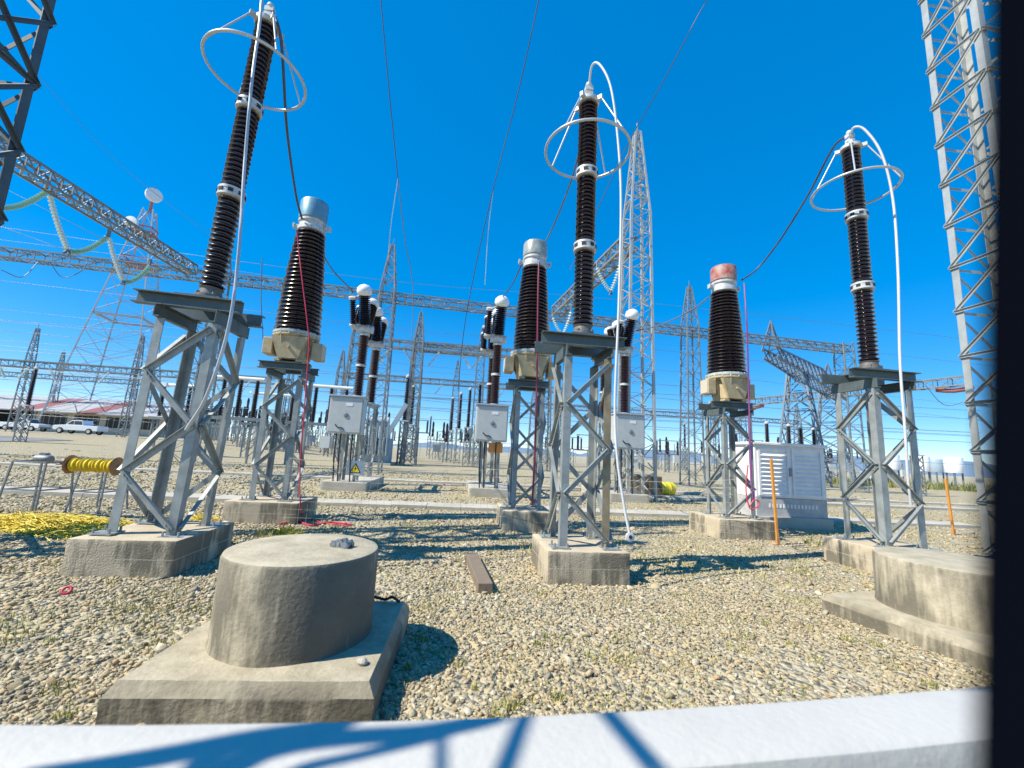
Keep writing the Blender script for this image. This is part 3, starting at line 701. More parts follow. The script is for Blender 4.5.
# second and third gantry rows
def row(y0, xs, z, lab, extra, cw=1.3, lg=.14):
    lbeam(Vector((xs[0], y0, z)), Vector((xs[-1], y0+.12*(xs[-1]-xs[0]), z)), .8, .7, int((xs[-1]-xs[0])/1.2), lab, .12, .07)
    for x, l in zip(xs, extra):
        lattice(Vector((x, y0+.12*(x-xs[0]), height(x, y0))), cw, cw*.62, z+.5, 15, l, 'gantry column', ROT, lg, lg*.53, 'steel_far', peak=2.8, group=GC, name='gantry_column')
row(38, (-14.6, -9.0, 3.2), 11, 'gantry beam in the second row seen between the left and middle breakers', ('pointed column of the second gantry row, left end', 'pointed column of the second gantry row with heavy bracing', 'pointed column of the second gantry row, right end behind the white-capped transformer'))
row(58, (-24, -8, 8), 11, 'gantry beam in the third row low above the horizon', ('far pointed column at the left end of the third gantry row', 'far pointed column in the middle of the third gantry row', 'far pointed column at the right end of the third gantry row'))
row(46, (-66, -55, -44, -27), 8.6, 'low dark gantry beam above the warehouse roof at far left', ('far left column of the low gantry over the warehouse roof', 'second column of the low gantry over the warehouse roof', 'third column of the low gantry over the warehouse roof', 'right end column of the low gantry near the microwave tower'), .8, .10)
g4a, g4b = Vector((42.5, 38.5, 10.4)), Vector((33.5, 61, 10.4))
lbeam(g4a, g4b, .9, .8, 22, 'gantry beam with red sleeves behind the right arrester stand', .1, .07)
lattice(Vector((g4b.x, g4b.y, 0)), 1.3, .9, 10.8, 12, 'far column holding the left end of the red-sleeved beam', 'gantry column', ROT, .1, .05, 'steel_far', group=GC, name='gantry_column')
lattice(Vector((g4a.x+1, g4a.y-2, 0)), 1.3, .9, 10.8, 12, 'column holding the right end of the red-sleeved beam', 'gantry column', ROT, .1, .05, 'steel_far', group=GC, name='gantry_column')
for f_, l in ((.035, 'red sleeve hung on the beam beside the right edge column'), (.90, 'red sleeve hung on the far left end of the beam')):
    p = g4a.lerp(g4b, f_); b = MB(); b.T = Matrix.Translation((0, 0, 0)); dd = (g4b-g4a).normalized()
    L_ = 1.3; b.tube([dd*(-L_)+Vector((0, 0, -.1)), dd*(-L_*.5)+Vector((0, 0, -.25)), Vector((0, 0, -.3)), dd*(L_*.5)+Vector((0, 0, -.22)), dd*L_+Vector((0, 0, -.08))], .22, 8)
    o = b.build('red_sleeve', 'tower_red', smooth=60); o.location = p+Vector((0, 0, -.55)); tag(o, l, 'sleeve')

# microwave tower
def microwave():
    c = Vector((-66.5, 70, 1.0)); t = lattice(c, 11.5, 1.4, 40, 12, 'white and red microwave tower with round dishes, at left behind the beams', 'communications tower', R(20), .17, .10, 'tower_white', name='microwave_tower', xbrace=True)
    b = MB(); b.lathe([(.3, 0), (1.2, .4), (1.25, .8), (1.2, 1.05), (.2, 1.15)], 28, (.2, -.6, 42.4), Vector((.55, -.8, .05)).normalized()); b.build('dish', 'dish', t, smooth=35)
    b = MB(); b.lathe([(.2, 0), (1.0, .3), (1.05, .9), (.1, 1.0)], 20, (-1.3, -1.3, 36.3), Vector((-.2, -1, 0)).normalized()); b.build('dish', 'dish', t, smooth=35)
    b = MB(); b.bar((0, 0, 39.5), (0, 0, 44.5), .35)
    b.build('mast', 'tower_red', t)
    for z, s in ((35.5, 2.6), (29.5, 3.6)):
        b = MB()
        for k in range(4):
            a = [(-1, -1), (1, -1), (1, 1), (-1, 1)]; p, q = a[k], a[(k+1) % 4]
            for dz in (0, .9): b.bar((p[0]*s/2, p[1]*s/2, z+dz), (q[0]*s/2, q[1]*s/2, z+dz), .16)
        b.box((0, 0, z-.1), (s, s, .12)); b.build('platform', 'tower_red', t)
    b = MB()
    for k in range(4):
        a = [(-1, -1), (1, -1), (1, 1), (-1, 1)]; p, q = a[k], a[(k+1) % 4]; s = 6.3; b.bar((p[0]*s/2, p[1]*s/2, 19.5), (q[0]*s/2, q[1]*s/2, 19.5), .35)
    b.build('platform', 'tower_white', t)
microwave()
row(68, (-92, -76, -62), 10, 'far gantry beam behind the microwave tower legs', ('far column left of the microwave tower legs', 'far column behind the microwave tower', 'far column right of the microwave tower legs'), .9, .12)
row(74, (4, 20, 38, 55), 10, 'far gantry beam low over the kiosk side of the yard', ('far column behind the central arrester stand', 'far column behind the right breaker cabinet', 'far column behind the white kiosk', 'far column behind the right arrester stand'))
row(50, (-11.5, -4), 13.5, 'short high gantry beam between two slim far columns left of the middle breaker', ('slim far column left of the middle breaker, taller one', 'slim far column beside the middle breaker head'))
# transmission tower on the right: four splayed legs, waist, long cross arm seen end on
def pylon():
    P1, P2 = at(770, 352, 33), at(842, 404, 53); P1.z = P2.z = 10.7
    base = (P1+P2)/2; base.z = 0; d = (P2-P1); L = d.length; ang = math.atan2(d.y, d.x)
    t = thing('transmission_tower', 'dark lattice portal tower with slanting crossarm above the kiosk', 'transmission tower', base, ang, None)
    mt = 'conductor'; H = 10.2; h2 = L/2; n = 18
    b = MB()
    prof = lambda x: (H, H+1.6-.8*abs(x)/h2, .75*(1-.35*abs(x)/h2))
    for i in range(n):
        xa, xb = -h2+L*i/n, -h2+L*(i+1)/n; la, ta, wa = prof(xa); lb, tb_, wb = prof(xb)
        for s_ in (-1, 1):
            b.bar((xa, s_*wa, la), (xb, s_*wb, lb), .12); b.bar((xa, s_*wa, ta), (xb, s_*wb, tb_), .12)
            b.bar((xa, s_*wa, la), (xb, s_*wb, tb_), .08); b.bar((xa, s_*wa, ta), (xb, s_*wb, lb), .08); b.bar((xb, s_*wb, lb), (xb, s_*wb, tb_), .08)
        for z_ in (0, 1): b.bar((xa, -wa, (la, ta)[z_]), (xb, wb, (lb, tb_)[z_]), .08)
    b.build('crossarm', mt, t)
    for x in (-h2*.45, h2*.45):
        for sx in (-1, 1):
            for sy in (-1, 1):
                b = MB(); b.bar((x+sx*1.5, sy*1.8, 0), (x+sx*.5, sy*.7, H), .15); b.build('leg', mt, t)
        b = MB()
        for i in range(6):
            za, zb = H*i/6, H*(i+1)/6; q = lambda z: (1.5-1.0*z/H, 1.8-1.1*z/H); (ax, ay), (bx, by) = q(za), q(zb)
            for s_ in (-1, 1):
                b.bar((x-ax, s_*ay, za), (x+bx, s_*by, zb), .08); b.bar((x+ax, s_*ay, za), (x-bx, s_*by, zb), .08)
                b.bar((x+s_*ax, -ay, za), (x+s_*bx, by, zb), .08); b.bar((x+s_*ax, ay, za), (x+s_*bx, -by, zb), .08)
                b.bar((x-bx, s_*by, zb), (x+bx, s_*by, zb), .08); b.bar((x+s_*bx, -by, zb), (x+s_*bx, by, zb), .08)
        b.build('bracing', mt, t)
    for x in (-h2*.96, h2*.5):
        b = MB(); z0_ = prof(x)[1]
        for dx, dy in ((-.9, -.5), (.9, -.5), (.9, .5), (-.9, .5)): b.bar((x+dx, dy, z0_-.3), (x, 0, z0_+2.4), .1)
        for k in (.3, .6): b.bar((x-.9*(1-k), -.5*(1-k), z0_-.3+2.7*k), (x+.9*(1-k), -.5*(1-k), z0_-.3+2.7*k), .07); b.bar((x-.9*(1-k), .5*(1-k), z0_-.3+2.7*k), (x+.9*(1-k), .5*(1-k), z0_-.3+2.7*k), .07)
        b.build('peak', mt, t)
pylon()

# ------------------------------------------------------------------ wires, leads and strings
def wire(pts, r, mt, label, name='conductor', cat='conductor', n=6, sp=8, group=None):
    P = [at(*p) if not isinstance(p, Vector) else p for p in pts]
    P = spline(P, sp) if sp > 1 else P
    b = loc_mb(P[0]); b.tube(P, r, n); o = b.build(name, mt, smooth=60); o.location = P[0]
    return tag(o, label, cat, group)
HG = 'overhead conductors'
a1t = grid(A1, .21, 0, 8.40); a2t = grid(A2, 0, 0, 7.7); a3t = grid(A3, 0, 0, 8.12)
wire([at(264, -30, 5.2), at(260, 20, 5.2), at(252, 80, 5.2), at(245, 160, 5.2), at(238, 260, 5.15), at(228, 330, 5.1), at(207, 395, 5.1), at(186, 430, 5.15)], .02, 'ring', 'pale hose hanging beside the largest arrester at left', 'earthing_lead', 'lead')
wire([a1t, at(281, 40, 5.7), at(287, 130, 6.6), at(296, 195, 8.2), at(302, 219, 8.7)], .022, 'cable', 'dark lead from the largest arrester down to the blue-capped transformer', 'lead', 'lead')
wire([at(310, 220, 8.95), at(322, 252, 10), at(335, 273, 12.5), at(352, 290, 15.0)], .022, 'cable', 'dark lead from the blue-capped transformer to the left breaker', 'lead', 'lead')
wire([a2t, at(592, 66, 5.95), at(600, 65, 5.8), at(611, 88, 5.7), at(618, 140, 5.7), at(621, 200, 5.7), at(619, 300, 5.7), at(615, 400, 5.7), at(617, 455, 5.65), at(624, 505, 5.6), at(630, 536, 5.55)], .018, 'hose', 'white lead looping off the central arrester and hanging to a lug by its stand', 'earthing_lead', 'lead', n=8)
p = at(630, 537, 5.55); b = MB(); b.lathe([(.05, -.015), (.06, -.01), (.06, .01), (.05, .015)], 16, (0, 0, 0), Vector((.2, -1, .1)).normalized()); b.cur = 1; b.lathe([(.025, .0151), (.025, .018)], 12, (0, 0, 0), Vector((.2, -1, .1)).normalized())
o = b.build('cable_lug', ['hose', 'dark_hole'], smooth=40); o.location = p; tag(o, 'pale round cable lug hanging at the end of the white lead', 'lug')
wire([grid(A2, -.1, 0, 7.45), at(588, 110, 6.6), at(573, 175, 7.8), at(556, 220, 9.2), at(545, 243, 9.6)], .018, 'conductor', 'thin grey lead from the central arrester to the white-capped transformer', 'lead', 'lead')
wire([a3t, at(855, 127, 7.2), at(866, 131, 7.1), at(882, 155, 7.0), at(893, 200, 7.0), at(898, 270, 6.95), at(900, 360, 6.9), at(905, 430, 6.9), at(908, 480, 6.95), at(911, 505, 7.0)], .021, 'hose', 'white lead arching off the right arrester and hanging down to its stand', 'earthing_lead', 'lead', n=8)
wire([a3t, at(833, 148, 7.7), at(808, 195, 8.6), at(780, 240, 9.6), at(758, 268, 10.2), at(742, 280, 10.0)], .022, 'cable', 'dark lead from the right arrester to the red-capped transformer', 'lead', 'lead')
wire([at(709, 297, 9.95), at(690, 311, 12), at(660, 325, 14.5), at(634, 331, 16.3)], .022, 'conductor', 'grey lead from the red-capped transformer to the right breaker', 'lead', 'lead')
wire([at(500, 300, 15.4), at(512, 285, 13), at(520, 268, 10.5), at(526, 258, 9.7)], .02, 'cable', 'dark lead from the middle breaker to the white-capped transformer', 'lead', 'lead')
wire([at(297, 233, 8.5), at(301, 270, 8.4), at(307, 320, 8.4), at(309, 345, 8.4), at(305, 400, 8.35), at(300, 470, 8.3), at(301, 508, 8.25), gr(306, 517)+Vector((0, 0, .02)), gr(318, 523)+Vector((0, 0, .03)), gr(336, 526)+Vector((0, 0, .03)), gr(348, 528)+Vector((0, 0, .03))], .012, 'red', 'red cable hanging from the blue-capped transformer to the ground', 'cable', 'cable')
wire([gr(279, 526)+Vector((0, 0, .03)), gr(296, 523)+Vector((0, 0, .03)), gr(312, 527)+Vector((0, 0, .03)), gr(330, 524)+Vector((0, 0, .03)), gr(352, 526)+Vector((0, 0, .03))], .02, 'red', 'red cable lying on the gravel behind the left round pier', 'cable', 'cable')
wire([at(539, 262, 9.2), at(538, 300, 9.1), at(537, 370, 9.1), at(536, 420, 9.1), at(534, 470, 9.15), at(532, 505, 9.2)], .022, 'red_dark', 'maroon cable hanging down the white-capped transformer', 'cable', 'cable')
wire([at(744, 283, 9.9), at(747, 330, 9.7), at(749, 400, 9.6), at(751, 470, 9.55), at(753, 500, 9.55)], .018, 'purple', 'purple cable hanging from the red-capped transformer beside the kiosk', 'cable', 'cable')
wire([at(748, 465, 9.55), at(746, 490, 9.5), at(750, 508, 9.48), at(757, 507, 9.48), at(759, 502, 9.5), at(754, 500, 9.5), at(749, 508, 9.5)], .013, 'red', 'red coiled rope tied low on the stand beside the kiosk', 'rope', 'rope')
# overhead conductors
wire([at(379, -40, 12), at(381, 0, 12.5), at(390, 100, 14), at(398, 178, 15.5)], .018, 'cable', 'overhead conductor dropping from the top edge between the two left transformers', group=HG)
wire([at(398, 178, 15.5), at(405, 240, 17), at(413, 292, 18), at(409, 390, 18)], .018, 'conductor', 'right branch of the dropper below the spacer, left of centre', group=HG)
wire([at(398, 178, 15.5), at(391, 225, 16.5), at(388, 260, 18)], .012, 'hose', 'pale left branch of the dropper below the spacer', group=HG)
wire([at(543, -20, 12), at(520, 85, 14), at(493, 190, 16), at(475, 270, 18), at(464, 330, 20), at(458, 390, 22)], .018, 'cable', 'overhead conductor slanting from the top edge just left of the central arrester', group=HG)
wire([at(493, 190, 16), at(488, 235, 17), at(485, 285, 18)], .012, 'hose', 'pale short dropper beside the slanting conductor near the white-capped transformer', group=HG)
wire([at(715, -10, 13), at(700, 12, 13), at(664, 80, 14), at(625, 150, 15.5), at(570, 270, 17)], .018, 'cable', 'overhead conductor slanting past the tip of the tall central column', group=HG)
wire([at(25, 60, 25), at(110, 155, 28), at(190, 220, 30), at(240, 255, 32)], .014, 'conductor', 'thin conductor slanting past the microwave dish at upper left', group=HG)
for i, (ya, yb, Y) in enumerate(((252, 306, 45), (262, 330, 48), (300, 352, 50), (326, 372, 60), (335, 386, 60))):
    wire([at(-20, ya-28+i*3, Y), at(230, ya+8, Y), at(430, (ya+yb)/2+6, Y+3), at(640, yb-4, Y+6), at(1010, yb+38, Y+12)], .022, 'conductor', ['highest', 'second highest', 'third highest', 'second lowest', 'lowest'][i]+' of the five long thin conductors crossing the yard', group=HG)
for i, (pts) in enumerate(([(0, 186, 30), (70, 222, 31), (160, 268, 33)], [(0, 226, 30), (60, 248, 31), (100, 262, 32)], [(0, 320, 45), (60, 325, 45), (150, 332, 46)], [(0, 330, 45), (70, 337, 45), (150, 345, 46)])):
    wire([at(*q) for q in pts], .02, 'conductor', ['thin conductor at upper left sloping under the corner beam', 'thin conductor at left meeting the longest beam', 'upper thin conductor above the far left columns', 'lower thin conductor above the far left columns'][i], group=HG)
wire([at(1, 270, 18), at(22, 277, 18.5), at(38, 262, 19)], .02, 'conductor', 'left slack jumper loop under the longest beam at far left', group=HG)
wire([at(50, 262, 19), at(62, 277, 19.2), at(80, 272, 19.6), at(88, 262, 20)], .02, 'conductor', 'right slack jumper loop under the longest beam at far left', group=HG)
wire([at(925, 385, 38), at(945, 405, 38), at(970, 400, 38)], .03, 'conductor', 'slack loop under the red-sleeved beam by the right column', group=HG)
wire([at(262, 258, 18), at(261, 300, 18), at(263, 340, 18)], .02, 'conductor', 'thin vertical rod left of the blue-capped transformer', group=HG)
for k in range(16):
    Y = random.uniform(40, 75); y0 = random.uniform(-95, -12); xa = random.choice((-40, -40, 380, 560)); xb = random.choice((420, 700, 980, 980))
    if xb < xa+200: xb = xa+260
    hz_ = lambda x: 426+(x)*.0518
    wire([at(xa, hz_(xa)+y0, Y), at((xa+xb)/2, hz_((xa+xb)/2)+y0*.93+4, Y+2), at(xb, hz_(xb)+y0*.86, Y+5)], .022, 'conductor', 'thin far conductor strung low over the horizon', group='far conductors low over the horizon', n=4)
def string(P, Q, label, mt='glass', r=.1, sag=.12, n=16):
    P = Vector(P); Q = Vector(Q); t = thing('insulator_string', label, 'insulator string', P, 0, 'strings of disc insulators hung from the beams')
    pts = [P.lerp(Q, i/n)+Vector((0, 0, -sag*4*(i/n)*(1-i/n))) for i in range(n+1)]
    b = loc_mb(P)
    for i in range(n):
        a, c = pts[i], pts[i+1]; d_ = c-a; L = d_.length; b.lathe([(.03, 0), (r, L*.35), (r, L*.5), (.03, L*.7), (.03, L)], 10, a, d_.normalized())
    b.build('discs', mt, t, smooth=40)
    b = loc_mb(P); b.cyl(P+Vector((0, 0, .35)), P, .04, 6); b.cyl(Q, Q+(Q-P).normalized()*.2, .05, 6); b.build('fitting', 'conductor', t)
string(at(50, 196, 15.5), at(68, 250, 15.5), 'pale disc string forming the left arm of the nearer V under the corner beam')
string(at(107, 237, 17.0), at(68, 251, 15.6), 'greenish disc string forming the right arm of the nearer V under the corner beam', 'green_glass', sag=.25)
string(at(109, 238, 18.5), at(123, 281, 18.5), 'pale disc string forming the left arm of the farther V under the corner beam')
string(at(150, 266, 20.0), at(124, 282, 18.6), 'greenish disc string forming the right arm of the farther V under the corner beam', 'green_glass', sag=.25)
string(at(46, 192, 15.3), at(-10, 206, 13.5), 'greenish disc string running off the left edge under the corner beam', 'green_glass', sag=.3, n=20)
string(at(597, 268, 18.9), at(610, 291, 18.9), 'pale disc string, left arm of the V beside the tall central column', n=12)
string(at(622, 258, 18.3), at(611, 291, 18.8), 'pale disc string, right arm of the V beside the tall central column', n=12)
string(at(553, 318, 24), at(562, 334, 24), 'pale disc string, left arm of the small V right of the white-capped transformer', n=10)
string(at(571, 312, 23.5), at(563, 334, 23.9), 'pale disc string, right arm of the small V right of the white-capped transformer', n=10)

# far strings hanging under the second and third gantry rows, shared mesh
b = MB()
for i in range(12): b.lathe([(.03, 0), (.13, .05), (.13, .08), (.03, .12)], 7, (0, 0, -.14*(i+1)))
me_ = b.mesh('insulator_string', 'glass', smooth=40)
for (y0, x0, xs, z) in ((38, -14.6, (-13, -11.5, -10.3, -7, -5, -3, -1, 1), 10.6), (58, -24, (-22, -18, -14, -10, -5, -1, 3, 6), 10.6), (46, -58.5, (-57, -54, -52, -46, -43, -41, -35, -31, -29), 8.2)):
    for k, x in enumerate(xs):
        o = bpy.data.objects.new('insulator_string', me_); COL.objects.link(o); o.location = (x, y0+.12*(x-x0), z); o.rotation_euler = (0, R(35 if k % 2 else -35), 0)
        tag(o, 'small far disc string slanting under a far gantry beam', 'insulator string', 'small far strings under the far gantry beams')
# ------------------------------------------------------------------ yard objects
# cable trench covers: long concrete strips
def strip(P, Q, w_, h_, label):
    P = Vector(P); Q = Vector(Q); b = loc_mb(P); d_ = (Q-P); L = d_.length; d_.normalize(); n = int(L/.9)
    for i in range(n):
        a = P+d_*(L*i/n+.006); c = P+d_*(L*(i+1)/n-.006); dz = random.uniform(-.008, .008)
        b.bar(a+Vector((0, 0, h_/2-.05+dz)), c+Vector((0, 0, h_/2-.05+dz)), w_, h_+.1)
    o = b.build('trench_cover', 'concrete_pale'); o.location = P; return tag(o, label, 'trench cover', 'strips of concrete trench covers')
strip(grid((0, 12.1), -22, 0), grid((0, 12.1), 15, 0), .8, .09, 'nearest strip of concrete trench covers crossing behind the transformer stands')
strip(grid((0, 17.5), 6.6, 0), grid((0, 17.5), 40, 0), .7, .1, 'strip of concrete trench covers at right beyond the kiosk')
strip(grid((0, 20.5), -30, 0), grid((0, 20.5), 34, 0), .7, .08, 'farther strip of concrete trench covers behind the circuit breakers')
# yellow barrier netting: reel on steel frames, heap on the ground
def trestle(c, w_, h_, dpt, label):
    t = thing('steel_trestle', label, 'trestle', c, R(2), 'steel trestles holding the netting reel')
    for x in (-w_/2, w_/2):
        for y in (-dpt/2, dpt/2):
            b = MB(); b.bar((x-(.06 if x < 0 else -.06), y*1.3, 0), (x, y, h_), .026); b.build('leg', 'fence', t)
    for z in (h_*.5, h_):
        b = MB(); k = 1+.3*(1-z/h_)
        b.bar((-w_/2, -dpt/2*k, z), (w_/2, -dpt/2*k, z), .024); b.bar((-w_/2, dpt/2*k, z), (w_/2, dpt/2*k, z), .024); b.bar((-w_/2, -dpt/2*k, z), (-w_/2, dpt/2*k, z), .024); b.bar((w_/2, -dpt/2*k, z), (w_/2, dpt/2*k, z), .024); b.build('frame', 'fence', t)
T1 = gr(32, 516); T2 = gr(97, 511)
trestle(T1, .58, .98, .5, 'left steel trestle beside the yellow netting reel')
trestle(T2, .5, .80, .5, 'right steel trestle under the yellow netting reel')
t = thing('netting_reel', 'reel of bright yellow netting with rusty end discs lying on the trestles', 'reel', (T1.x+.84, T1.y+.06, .95), R(4)); t.scale = (.74, .80, .80)
b = MB(); pr = []
for i in range(33):
    x = i/32; pr.append((.135+.02*math.sin(i*2.1)+.015*math.sin(i*.7), .02+1.0*x))
b.lathe(pr, 24, (-.48, 0, 0), (1, 0, 0)); b.build('net_roll', 'yellow', t, smooth=60)
for x in (-.52, .58):
    b = MB(); b.lathe([(.2, 0), (.215, .012), (.2, .025), (.12, .026)], 28, (x, 0, 0), (1, 0, 0)); b.build('end_disc', 'rust', t, smooth=30)
b = MB(); b.cyl((-.85, 0, 0), (.75, 0, 0), .025, 8); b.build('axle', 'fence', t)
o_ = T1; t = thing('motor_unit', 'small grey motor unit resting on the left trestle', 'motor', (T1.x-.02, T1.y, .985), R(2)); t.scale = (.72, .72, .62)
b = MB(); b.lathe([(.05, 0), (.12, .02), (.13, .1), (.13, .32), (.1, .36)], 16, (-.18, 0, .06), (1, 0, 0)); b.build('casing', 'fence', t, smooth=40)
b = MB(); b.box((0, 0, .2), (.16, .12, .08)); b.build('terminal_cover', 'fence', t)
b = MB()
for k in range(2600):
    u = random.random()**.8; x = random.uniform(-2.3, .85); hh = .24*max(0.12, 1-abs(x+.3)/2.6)*(1-.2*random.random())
    y = random.gauss(0, .24)-.03*x; z = max(.01, hh*math.exp(-(y/.3)**2)*random.random()**.5)
    a = random.gauss(0, .7); L_ = random.uniform(.12, .45); p = Vector((x, y, z)); d_ = Vector((math.cos(a), math.sin(a)*.6, random.uniform(-.2, .2)))*L_
    q = p+d_; q.z = max(.008, q.z); mid = (p+q)/2+Vector((random.uniform(-.04, .04), random.uniform(-.05, .05), random.uniform(-.01, .06))); mid.z = max(.01, mid.z); b.tube(spline([p, mid, q], 3), random.uniform(.003, .008), 3)
q_ = gr(58, 530); o = b.build('netting_heap', 'yellow_net'); o.location = (q_.x, q_.y, 0); tag(o, 'heap of bright yellow netting strewn on the gravel at left', 'netting')
b = MB(); vs = []; n = 30
for i in range(n+1):
    for j in range(9):
        x = -2.1+3.2*i/n; y = (-4+j)/4*.36; hh = .2*max(.1, 1-abs(x+.3)/2.5); vs.append((x, y-.03*x+.03*math.sin(i), hh*math.exp(-(y/.24)**2)*(.7+.4*random.random())+.005))
b.add(vs, [(i*9+j, (i+1)*9+j, (i+1)*9+j+1, i*9+j+1) for i in range(n) for j in range(8)])
c_ = b.build('net_layer', 'yellow_net', o)
b = MB(); b.tube(spline([(random.gauss(0, .16), random.gauss(0, .13), random.uniform(.01, .10)) for k in range(26)], 5), .005, 3)
for k in range(60):
    p = Vector((random.gauss(0, .07), random.gauss(0, .06), .01)); b.tube([p, p+Vector((random.gauss(0, .08), random.gauss(0, .06), random.uniform(.04, .2)))], .004, 3)
q_ = gr(190, 524); o = b.build('netting_scrap', 'yellow_net'); o.location = (q_.x, q_.y+.3, 0); tag(o, 'small tangle of yellow netting behind the leftmost stand', 'netting', 'scraps of yellow netting')
me_ = o.data; q_ = gr(286, 534); o2 = o.copy(); COL.objects.link(o2); o2.location = (q_.x, q_.y, 0); o2.scale = (1, 1, .8); tag(o2, 'small tangle of yellow netting at the foundation of the blue-capped transformer')
# stakes
for px, py, Y, top, l in ((778, 545, 9.0, 1.74, 'tall orange stake driven in front of the louvred kiosk'), (954, 535, 11.85, 1.5, 'rusty orange stake between the right stand and the edge column')):
    q_ = gr(px, py); t = thing('marker_stake', l, 'stake', (q_.x, q_.y, 0), 0, 'orange marker stakes')
    b = MB(); b.bar((0, 0, -.1), (-.06, 0, top), .048, .048); b.build('shaft', 'orange', t, bevel=.006)
    b = MB(); b.bar((.006, 0, .0), (-.003, 0, .14), .056, .056); b.build('foot_sleeve', 'rust', t)
# brown block and yellow drum
q_ = gr(643, 496); t = thing('concrete_block', 'brown streaked concrete block beyond the right breaker', 'concrete block', (q_.x+.1, q_.y+.5, 0), ROT)
b = MB(); b.box((0, 0, .42), (1.5, .9, .9)); b.build('block', 'block_brown', t, bevel=.03)
b = MB(); b.box((0, 0, .885), (1.4, .8, .03)); b.build('lid', 'concrete_pale', t)
q_ = gr(664, 496); t = thing('yellow_drum', 'yellow drum lying beside the brown concrete block', 'drum', (q_.x, q_.y+.3, 0), R(20))
b = MB(); b.lathe([(.28, 0), (.3, .01), (.3, .2), (.315, .22), (.3, .24), (.3, .5), (.315, .52), (.3, .54), (.3, .78), (.28, .8)], 24, (-.2, 0, .3), (1, 0, 0)); b.build('drum_body', 'sign_yellow', t, smooth=40)
b = MB(); b.cyl((-.205, .1, .4), (-.215, .1, .4), .04, 10); b.build('bung', 'dark', t)

# light barrier net strung between the transformer stands
def barrier(P, Q, h_, label, cell=.14):
    P = Vector(P); Q = Vector(Q); b = loc_mb(P); L = (Q-P).length; n = int(L/cell); m_ = int(h_/cell)
    sag = lambda t: -.10*4*t*(1-t)
    pt = lambda i, j: P.lerp(Q, i/n)+Vector((0, .05*math.sin(i*.35), h_*j/m_*(1+sag(i/n))+.02))
    for i in range(n+1): b.tube([pt(i, j) for j in range(m_+1)], .0018, 3)
    for j in range(m_+1): b.tube([pt(i, j) for i in range(0, n+1)], .0018 if j < m_ else .004, 3)
    o = b.build('barrier_net', 'netwire'); o.location = P; tag(o, label, 'barrier net', 'pale barrier nets strung between the stands')
barrier(grid(C1, .5, -.9), grid(C2, -.45, -.9), 1.25, 'pale see-through barrier net between the blue-capped and white-capped transformers')
barrier(grid(C2, .45, -.9), grid(C3, -.5, -.9), 1.25, 'pale see-through barrier net between the white-capped and red-capped transformers')

# ------------------------------------------------------------------ background equipment
def disconnector():
    t = thing('disconnector', 'white-armed disconnector on black posts between the two left lattice stands', 'disconnector', (0, 0, 0), ROT, 'disconnectors with horizontal white arms')
    for x in (-1.7, 1.7):
        b = MB(); b.bar((x-.2, 0, 0), (x-.2, 0, 2.7), .1); b.bar((x+.2, 0, 0), (x+.2, 0, 2.7), .1)
        for k in range(5): b.bar((x-.2, 0, .4+.45*k), (x+.2, 0, .85+.45*k), .05)
        b.build('leg', 'steel_far', t)
    b = MB(); b.bar((-2.2, 0, 2.8), (2.2, 0, 2.8), .3, .2); b.build('beam', 'steel_far', t)
    for x in (-1.5, -.5, .5, 1.5):
        b = MB(); b.lathe(sheds(2.95, 5.3, 20, .1, .09, .17, .15), 14, (x, 0, 0)); b.build('post_insulator', 'porcelain', t, smooth=25)
    b = MB(); b.cyl((-1.9, 0, 5.42), (1.9, 0, 5.42), .12, 10); b.box((-1.5, 0, 5.42), (.5, .4, .3)); b.build('arm', 'dish', t)
    return t
DP = [(224, 27, 'white-armed disconnector on black posts between the two left lattice stands'), (318, 29, 'white-armed disconnector on black posts right of the blue-capped transformer stand'), (175, 33, 'disconnector seen through the leftmost lattice stand'), (268, 36, 'farther disconnector behind the stand of the blue-capped transformer')]
d0 = disconnector()
for i, (px, Y, l) in enumerate(DP):
    p = at(px, 440, Y); p.z = 0
    if i == 0: d0.location = p; d0['label'] = l
    else: dup(d0, p, ROT+R((0, 3, -4, 6)[i]), l)
def postset(hs, hp, label):
    t = thing('post_insulator', label, 'post insulator', (0, 0, 0), ROT, 'tall dark post insulators on lattice pedestals')
    for x in (-.3, .3):
        for y in (-.3, .3):
            b = MB(); b.bar((x, y, 0), (x, y, hs), .07); b.build('leg', 'steel_far', t)
    b = MB()
    for f in range(4):
        a = [(-.3, -.3), (.3, -.3), (.3, .3), (-.3, .3)]; p, q = a[f], a[(f+1) % 4]
        for k in range(5):
            z0_, z1_ = hs*k/5, hs*(k+1)/5; b.bar((p[0], p[1], z0_), (q[0], q[1], z1_), .045); b.bar((q[0], q[1], z0_), (p[0], p[1], z1_), .045)
    b.build('bracing', 'steel_far', t)
    b = MB(); b.box((0, 0, hs+.06), (.8, .8, .12)); b.build('base', 'flange', t)
    b = MB(); b.lathe(sheds(hs+.12, hs+hp, 22, .14, .11, .24, .17), 14); b.build('insulator', 'porcelain', t, smooth=25)
    b = MB(); b.lathe([(.1, hs+hp), (.2, hs+hp+.05), (.2, hs+hp+.2), (.05, hs+hp+.35)], 12); b.build('terminal', 'flange', t, smooth=40)
    return t
p0 = postset(3.8, 4.0, 'x'); first = True
